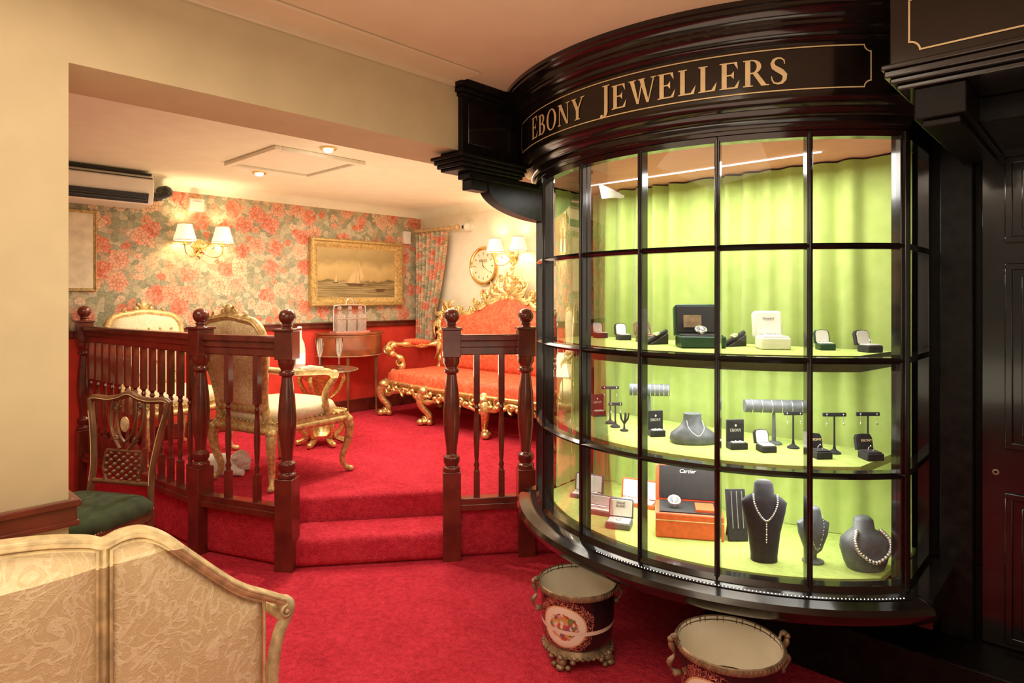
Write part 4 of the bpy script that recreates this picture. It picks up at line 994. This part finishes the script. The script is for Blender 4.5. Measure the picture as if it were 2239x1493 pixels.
# ---------------------------------------------------------------- demilune table + tantalus
tb=thing('demilune_table','inlaid mahogany half-round console table with tapered legs','table',W(AW+.04,3.40,ZP),PHI-pi/2)
R_=.33; hp=[(R_*math.cos(pi*k/24),R_*.95*math.sin(pi*k/24)) for k in range(25)]
m=MB(); m.prism([(x*1.05,y*1.05) for x,y in hp],.765,.785); m.build('table_top',M['inlaid'],tb,bevel=.004)
m=MB(); m.prism(hp,.56,.765); m.build('apron',M['inlaid'],tb,bevel=.003)
m=MB()
for z in(.57,.755): m.tube([(x*1.003,y*1.003,z) for x,y in hp],.0016,5)
m.build('inlay_band',M['goldpaint'],tb)
for k in(1,8,16,23):
    m=MB(); x,y=hp[k]; x*=.93;y=max(.03,y*.93); m.tube([(x,y,.62),(x,y,.0)],[.02,.011],4); m.build('leg',M['walnut'],tb)
tz=ZP+.785; DB=3.33
tn=thing('decanter_stand','silver tantalus stand holding cut crystal decanters','decanter set',W(AW+.19,DB,tz),PHI-pi/2)
m=MB(); m.box(0,0,.006,.36,.12,.012); m.tube(spl([(-.17,0,.02),(-.17,0,.22),(-.14,0,.25),(0,0,.255),(.14,0,.25),(.17,0,.22),(.17,0,.02)],4),.005,6)
m.tube([(-.17,.055,.13),(.17,.055,.13)],.003,6); m.tube([(-.17,-.055,.13),(.17,-.055,.13)],.003,6); m.tube(spl([(-.04,0,.255),(-.03,0,.30),(0,0,.315),(.03,0,.30),(.04,0,.255)],4),.004,6)
m.build('stand',M['silver'],tn)
for k in(-1,0,1):
    d=thing('decanter','square cut crystal decanter with faceted stopper','decanter',W(AW+.19,DB-.11*k,tz+.012),PHI-pi/2,'crystal decanters')
    m=MB(); m.loft([(0,.046,.046,0,0),(.14,.048,.048,0,0),(.155,.040,.040,0,0),(.165,.020,.020,0,0),(.185,.018,.018,0,0),(.19,.022,.022,0,0)],24,0,8)
    m.build('bottle_body',M['cut'],d)
    m=MB(); m.blob((0,0,.212),(.024,.024,.022),0,6,4); m.build('stopper',M['cut'],d,ang=10)

# ---------------------------------------------------------------- glass side table, bottle, flutes
GX,GB=-4.36,2.55
gt=thing('side_table','round glass topped table on a carved gilt pedestal base','table',W(GX,GB,ZP),PHI)
m=MB(); m.lathe([(.001,.555),(.26,.555),(.265,.560),(.265,.566),(.26,.57),(.001,.57)],seg=48); m.build('glass_top',M['crystal'],gt)
m=MB(); m.tube([(.265*math.cos(k*pi/24),.265*math.sin(k*pi/24),.562) for k in range(48)],.006,6,0,True); m.build('table_rim',M['bronze'],gt)
m=MB(); m.lathe([(.10,.08),(.06,.12),(.04,.2),(.06,.28),(.05,.36),(.08,.46),(.16,.52),(.18,.553),(.001,.553)],seg=24)
for k in range(6):
    a=k*pi/3; c,s_=math.cos(a),math.sin(a)
    m.tube(spl([(.05*c,.05*s_,.30),(.14*c,.14*s_,.22),(.15*c,.15*s_,.12),(.10*c,.10*s_,.06),(.17*c,.17*s_,.02)],4),.022,6)
    m.tube(spl([(.05*c,.05*s_,.34),(.12*c,.12*s_,.40),(.16*c,.16*s_,.50),(.12*c,.12*s_,.54)],4),.018,6)
    m.blob((.17*c,.17*s_,.022),.022)
m.build('pedestal',M['gold'],gt,ang=60)
bt=thing('champagne_bottle','champagne bottle with pale label and foil neck','bottle',W(GX-.11,GB-.12,ZP+.57),0)
m=MB(); m.lathe([(.036,0),(.042,.005),(.042,.15),(.036,.19),(.018,.235),(.015,.30),(.016,.31),(.001,.312)],seg=24); m.build('bottle_body',M['pink'],bt)
m=MB(); m.lathe([(.0425,.04),(.0425,.12),(.042,.121)],seg=24); m.build('label_band',M['lining'],bt)
m=MB(); m.lathe([(.0155,.24),(.0165,.30),(.018,.312),(.012,.322),(.001,.323)],seg=20); m.build('foil',M['lining'],bt)
for (dx_,dy_) in((.06,-.05),(.13,.07)):
    f=thing('champagne_flute','tall clear champagne flute on a stem','glass',W(GX+dx_,GB+dy_,ZP+.57),0,'champagne flutes')
    m=MB(); m.lathe([(.03,0),(.03,.002),(.004,.008),(.003,.08),(.006,.09)],seg=20); m.build('stem',M['crystal'],f)
    m=MB(); m.lathe([(.006,.09),(.018,.13),(.028,.19),(.030,.235),(.028,.235),(.016,.135),(.001,.095)],seg=20,cap=False); m.build('bowl',M['crystal'],f)

# ---------------------------------------------------------------- wall things
RB=PHI+pi/2
pt=thing('framed_painting','large gilt framed oil seascape with sailing boats','painting',W(AW+.001,3.53,1.635),RB)
w_,h_=1.04,.64; fw=.085
def frame(m,w,h,fw,d,mi=0):
    prof=[(0,0),(0,-d*.8),(fw*.12,-d),(fw*.3,-d),(fw*.42,-d*.6),(fw*.7,-d*.55),(fw*.85,-d*.35),(fw,-d*.3),(fw,0)]
    vs=[]
    for sx,sz in((-1,-1),(1,-1),(1,1),(-1,1)):
        for k,y in prof: vs.append((sx*(w/2-k),y,sz*(h/2-k)))
    n=len(prof); m.add(vs,[(c*n+i,c*n+(i+1)%n,((c+1)%4)*n+(i+1)%n,((c+1)%4)*n+i) for c in range(4) for i in range(n)],mi)
m=MB(); frame(m,w_,h_,fw,.06); m.build('frame',M['giltframe'],pt)
m=MB(); m.box(0,-.011,0,w_-2*fw+.01,.01,h_-2*fw+.01); m.build('canvas',M['painting'],pt)
y=-.0175
def boat(polys):
    m=MB()
    for p,mi in polys: m.add([(x,y-.0002*mi,z) for x,z in p],[tuple(range(len(p)))],mi)
    m.build('painted_boat',[M['sail'],M['hull']],pt,normals=False)
boat([([(-.02,-.10),(.03,-.10),(.0,.13)],0),([(.0,.13),(.07,-.03),(.02,-.09)],0),([(-.12,-.10),(-.03,-.09),(-.01,.09)],0),([(-.14,-.10),(.08,-.10),(.05,-.125),(-.10,-.125)],1)])
boat([([(.20,-.15),(.33,-.15),(.30,-.18),(.22,-.18)],1)])
boat([([(-.26,-.09),(-.23,-.09),(-.235,.0)],0),([(-.28,-.09),(-.21,-.09),(-.22,-.10),(-.27,-.10)],1)])
p2=thing('framed_print','narrow gold framed print with cream mount','picture',W(AW+.001,1.02,1.735),RB)
m=MB(); frame(m,.62,.58,.022,.02); m.build('frame',M['giltframe'],p2); m=MB(); m.box(0,-.006,0,.58,.006,.54); m.build('print_sheet',M['mat_board'],p2)

def sconce(loc_,rz,label,en):
    e=thing('wall_sconce',label,'lamp',loc_,rz,'brass wall sconces')
    m=MB(); T=Matrix.Rotation(pi/2,4,'X'); m.lathe([(.05,0),(.052,.008),(.035,.014),(.03,.022),(.018,.03),(.001,.034)],seg=24,T=T,sy=1.35); m.blob((0,-.035,0),.016); m.blob((0,-.01,-.075),(.01,.01,.02)); m.build('backplate',M['brass'],e)
    for s_ in(-1,1):
        x=s_*.145
        m=MB(); m.tube(spl([(0,-.03,-.005),(s_*.04,-.06,-.06),(s_*.09,-.09,-.075),(s_*.135,-.10,-.05),(x,-.10,-.005),(x,-.10,.03)],5),.0065,8)
        m.tube(spl([(s_*.03,-.04,.0),(s_*.06,-.06,.035),(s_*.09,-.075,.01),(s_*.075,-.07,-.01)],4),.0045,6)
        m.lathe([(.022,.01),(.026,.018),(.010,.022),(.010,.06)],x,-.10,16); m.build('arm',M['brass'],e)
        m=MB(); pr=[(.085,.045),(.078,.07),(.066,.11),(.056,.15),(.050,.175)]; n=24; vs=[];fs=[]
        for r,z in pr:
            for k in range(n): a=2*pi*k/n; vs.append((x+r*math.cos(a),-.10+r*math.sin(a),z))
        for j in range(len(pr)-1):
            for k in range(n): fs.append((j*n+k,j*n+(k+1)%n,(j+1)*n+(k+1)%n,(j+1)*n+k))
        m.add(vs,fs); m.build('lamp_shade',M['shade'],e,normals=False)
        m=MB(); 
        for r,z in((.0855,.046),(.0505,.174)): m.tube([(x+r*math.cos(2*pi*k/24),-.10+r*math.sin(2*pi*k/24),z) for k in range(24)],.003,5,0,True)
        m.build('shade_trim',M['shadetrim'],e)
        l=bpy.data.lights.new('bulb_light','POINT'); l.energy=en; l.color=(1,.78,.50); l.shadow_soft_size=.03
        lo=bpy.data.objects.new('bulb_light',l); COL.objects.link(lo); lo.parent=e; lo.location=(x,-.10,.12)
sconce(W(AW,2.05,1.80),RB,'brass twin-arm wall sconce with lit cream shades on floral wallpaper',4.5)
sconce(W(-4.02,BR,1.77),PHI,'brass twin-arm wall sconce with lit cream shades above the sofa',3)

ck=thing('wall_clock','round gold rimmed wall clock with cream dial','clock',W(-4.40,BR,1.70),PHI)
T=Matrix.Rotation(pi/2,4,'X')
m=MB(); m.lathe([(.185,0),(.19,.02),(.18,.035),(.165,.038),(.155,.03),(.15,.02)],seg=64,T=T)
for k in range(60):
    a=k*2*pi/60; m.box(.172*math.cos(a),-.036,.172*math.sin(a),.012,.008,.004,rz=0)
m.build('bezel',M['brass'],ck)
m=MB(); m.lathe([(.155,.0),(.155,.022),(.001,.022)],seg=48,T=T); m.build('dial',M['dial'],ck)
for k in range(12):
    m=MB(); a=k*pi/6; TT=Matrix.Translation((0,-.024,0))@Matrix.Rotation(a,4,'Y')@Matrix.Translation((0,0,.12)); m.add([(-.004,0,-.014),(.004,0,-.014),(.004,0,.014),(-.004,0,.014)],[(0,1,2,3)],0,TT); m.build('hour_marker',M['bronze'],ck,normals=False)
for a,l,w_ in((-.35,.075,.008),(2.2,.105,.006)):
    m=MB(); TT=Matrix.Translation((0,-.026,0))@Matrix.Rotation(a,4,'Y'); m.add([(-w_/2,0,-.015),(w_/2,0,-.015),(w_/4,0,l),(-w_/4,0,l)],[(0,1,2,3)],0,TT); m.build('clock_hand',M['bronze'],ck,normals=False)
textmesh('ROLEX',.035,M['bronze'],'lettering',ck,(0,-.0245,.05),(pi/2,0,0))

e=thing('curtain_pole','twisted light wood curtain pole with ball finial','curtain pole',W(-5.34,BR-.10,2.09),PHI)
m=MB(); m.tube([(0,0,0),(.62,0,0)],.016,12)
for k in range(40): x=k*.0155; m.tube([(x,.016*math.cos(k*1.2),.016*math.sin(k*1.2)),(x+.0155,.016*math.cos(k*1.2+1.2),.016*math.sin(k*1.2+1.2))],.005,5)
m.build('rod',M['silkrope'],e); m=MB(); m.blob((.65,0,0),.03); m.build('finial',M['silkrope'],e)
m=MB(); m.tube([(.56,0,0),(.56,.10,0)],.008,8); m.build('bracket',M['silkrope'],e)
for k in range(7):
    m=MB(); x=.05+.08*k; m.tube([(x,.024*math.cos(t*pi/8),-.006+.026*math.sin(t*pi/8)) for t in range(16)],.004,6,0,True); m.build('curtain_ring',M['silkrope'],e)
m=MB(); nx,nz=100,24; vs=[]
for k in range(nz+1):
    t=k/nz; z=2.055-1.15*t
    wd=.50*(1-.62*t**1.3) if t<.75 else .50*(1-.62*.75**1.3)*(1+.2*(t-.75))
    for i in range(nx+1):
        s=i/nx; vs.append((.04+wd*s+.015*math.sin(3*t),.035*(1-.3*t)*math.sin(s*8*2*pi+2*math.sin(s*5))-.01,z))
m.add(vs,[(k*(nx+1)+i,k*(nx+1)+i+1,(k+1)*(nx+1)+i+1,(k+1)*(nx+1)+i) for k in range(nz) for i in range(nx)])
o=m.build('curtain',M['chintz'],None,W(-5.36,BR-.10,0),PHI,normals=False,ang=180); tag(o,'gathered floral chintz curtain matching the wallpaper','curtain')

e=thing('security_camera','small white dome security camera on the wall','camera',W(-4.60,BR,2.10),PHI)
m=MB(); m.lathe([(.05,0),(.05,.02),(.045,.03),(.001,.035)],seg=24,T=T); m.build('housing',M['white'],e); m=MB(); m.blob((0,-.05,-.01),.042,0,20,14); m.build('dome',M['white'],e); m=MB(); m.blob((-.018,-.078,-.012),.02,0,14,10); m.build('lens',M['black_plain'],e)
for b,z,s_ in((2.02,2.14,.11),(4.12,2.02,.08)):
    m=MB(); m.box(0,-.02,0,s_,.04,s_*.9 if s_>.1 else .13); m.box(0,-.042,.02,s_*.6,.006,.012); o=m.build('junction_box',M['white'],None,W(AW,b,z),RB,bevel=.004); tag(o,'white plastic electrical junction box on the wallpaper','junction box','junction boxes')

# AC unit
ac=thing('air_conditioner','white wall mounted air conditioning unit with black louvres','air conditioner',W(AW+.29,.93,2.182),RB)
L_=1.36; m=MB()
m.add([(x,y,z) for x in(-L_/2,L_/2) for y,z in((.29,-.115),(-.02,-.115),(-.05,-.05),(-.05,.065),(.0,.118),(.29,.118))],[(0,1,2,3,4,5)[::-1],(6,7,8,9,10,11)]+[(i,(i+1)%6,6+(i+1)%6,6+i) for i in range(6)]); m.build('casing',M['white'],ac,bevel=.010)
m=MB(); m.box(0,-.042,-.072,L_*.94,.026,.070,rx=.30); m.build('vent',M['black_plain'],ac)
m=MB()
for z in(-.09,-.072,-.054): m.box(0,-.058+(-.072-z)*-.32,z,L_*.92,.008,.0025)
m.build('louvre',M['grey'],ac)
m=MB(); m.box(0,-.03,.098,L_*.98,.03,.006,rx=-.5); m.box(0,-.045,.070,L_*.98,.02,.006); m.build('intake_grille',M['black_plain'],ac)
m=MB(); pts=spl([(L_/2,.12,-.03),(L_/2+.08,.12,-.03),(L_/2+.14,.12,.0),(L_/2+.15,.16,.03),(L_/2+.15,.285,.04)],6)
m.tube(pts,[.036 if i%2 else .032 for i in range(len(pts))],14); m.build('flexible_duct',M['black_plain'],ac)

# ceiling hatch + downlights
cxy=AB(-1.46,4.30)
ht=thing('ceiling_hatch','cream painted ceiling loft hatch with raised frame','hatch',W(cxy[0],cxy[1],ZC),PHI)
m=MB(); w_,h_=.62,.54
for x0,x1,y0,y1 in((-w_/2-.05,w_/2+.05,-h_/2-.05,-h_/2),(-w_/2-.05,w_/2+.05,h_/2,h_/2+.05),(-w_/2-.05,-w_/2,-h_/2,h_/2),(w_/2,w_/2+.05,-h_/2,h_/2)): m.box2(x0,x1,y0,y1,-.026,0)
m.build('frame',M['hatch'],ht,bevel=.005); m=MB(); m.box2(-w_/2+.006,w_/2-.006,-h_/2+.006,h_/2-.006,-.008,-.0); m.build('panel',M['hatch'],ht)
for X,Y,en in((-1.12,3.90,70),(-1.84,4.66,42)):
    d=thing('downlight','small recessed bright ceiling downlight','light',(X,Y,ZC),0,'ceiling downlights')
    m=MB(); m.lathe([(.045,-.012),(.05,-.008),(.05,0),(.03,0),(.032,-.01)],seg=24); m.build('ring',M['brass'],d)
    m=MB(); m.lathe([(.030,-.012),(.022,-.024),(.001,-.028)],seg=16); m.build('bulb',M['bulb'],d)
    l=bpy.data.lights.new('spot','SPOT'); l.energy=en; l.color=(1,.88,.68); l.spot_size=math.radians(150); l.spot_blend=.8; l.shadow_soft_size=.04
    lo=bpy.data.objects.new('spot_light',l); COL.objects.link(lo); lo.parent=d; lo.location=(0,0,-.05)

def plush():
    e=thing('plush_toy','small white plush lamb lying on the red carpet','toy',(-1.86,4.02,ZP),.2)
    m=MB(); m.loft([(.0,.11,.05,0,0),(.02,.14,.065,0,0),(.06,.15,.07,0,0),(.10,.12,.06,0,0),(.125,.06,.03,0,0)],24,0,2.2)
    m.blob((.15,-.02,.10),(.055,.05,.05),0,16,12); m.blob((.19,-.035,.085),(.03,.028,.025),0,12,8)
    for x,y in((.11,-.07),(-.08,-.07),(.12,.05),(-.1,.05)): m.tube([(x,y*.6,.04),(x+.02,y,.026),(x+.07,y*1.2,.022)],[.03,.026,.02],10)
    m.build('body',M['plush'],e,ang=80)
    for s_ in(-1,1): m=MB(); m.blob((.13,-.02+s_*.055,.115),(.015,.03,.012),0,10,8); m.build('ear',M['plush'],e,ang=80)
    m=MB(); m.blob((.217,-.04,.088),(.007,.01,.006)); m.build('nose',M['plushpink'],e)
plush()

# ---------------------------------------------------------------- lights
def area(loc_,size,en,col,rot=(0,0,0),sy=None):
    l=bpy.data.lights.new('area','AREA'); l.energy=en; l.color=col; l.size=size
    if sy: l.shape='RECTANGLE'; l.size_y=sy
    o=bpy.data.objects.new('area_light',l); COL.objects.link(o); o.location=loc_; o.rotation_euler=rot; return o
warm=(1,.85,.64)
area(W(-.7,.3,2.22),1.6,31,warm)
area(W(-3.1,.4,2.2),.8,17,warm)
area((-.1,-1.4,2.0),2.2,30,warm,(math.radians(68),0,0))  # unseen fill behind the camera, added to lift shadows on chairs and railing
area(W(-3.9,3.0,2.22),1.6,38,(1,.89,.70),(0,0,PHI),1.2)
area(W(-3.9,2.8,.9),1.8,18,(1,.92,.62),(pi,0,PHI))  # added mid-air up-facing fill, offsets pink carpet bounce on the alcove ceiling
area(W(-.6,.6,.9),1.8,15,(1,.88,.62),(pi,0,0))  # added up-facing fill for the front ceiling, belongs to no fixture
area(W(-1.27,2.40,1.90),1.2,16,(1,.98,.92),(0,0,PHI),.25)
area(W(-1.27,2.35,1.13),1.2,9,(1,.98,.92),(0,0,PHI),.3)
area(W(-1.27,2.35,.79),1.2,9.5,(1,.98,.92),(0,0,PHI),.3)
w=bpy.data.worlds.new('world'); bpy.context.scene.world=w; w.use_nodes=True
w.node_tree.nodes['Background'].inputs[0].default_value=(1,.82,.60,1); w.node_tree.nodes['Background'].inputs[1].default_value=.28

# ---------------------------------------------------------------- camera
cd=bpy.data.cameras.new('camera'); cd.lens=1400/2239*36; cd.sensor_width=36; cd.shift_y=-96.5/2239; cd.clip_start=.05
co=bpy.data.objects.new('camera',cd); COL.objects.link(co); co.location=(0,0,1.4); co.rotation_euler=(pi/2,0,0)
bpy.context.scene.camera=co
try:
    bpy.context.scene.view_settings.view_transform='Standard'
except Exception: pass
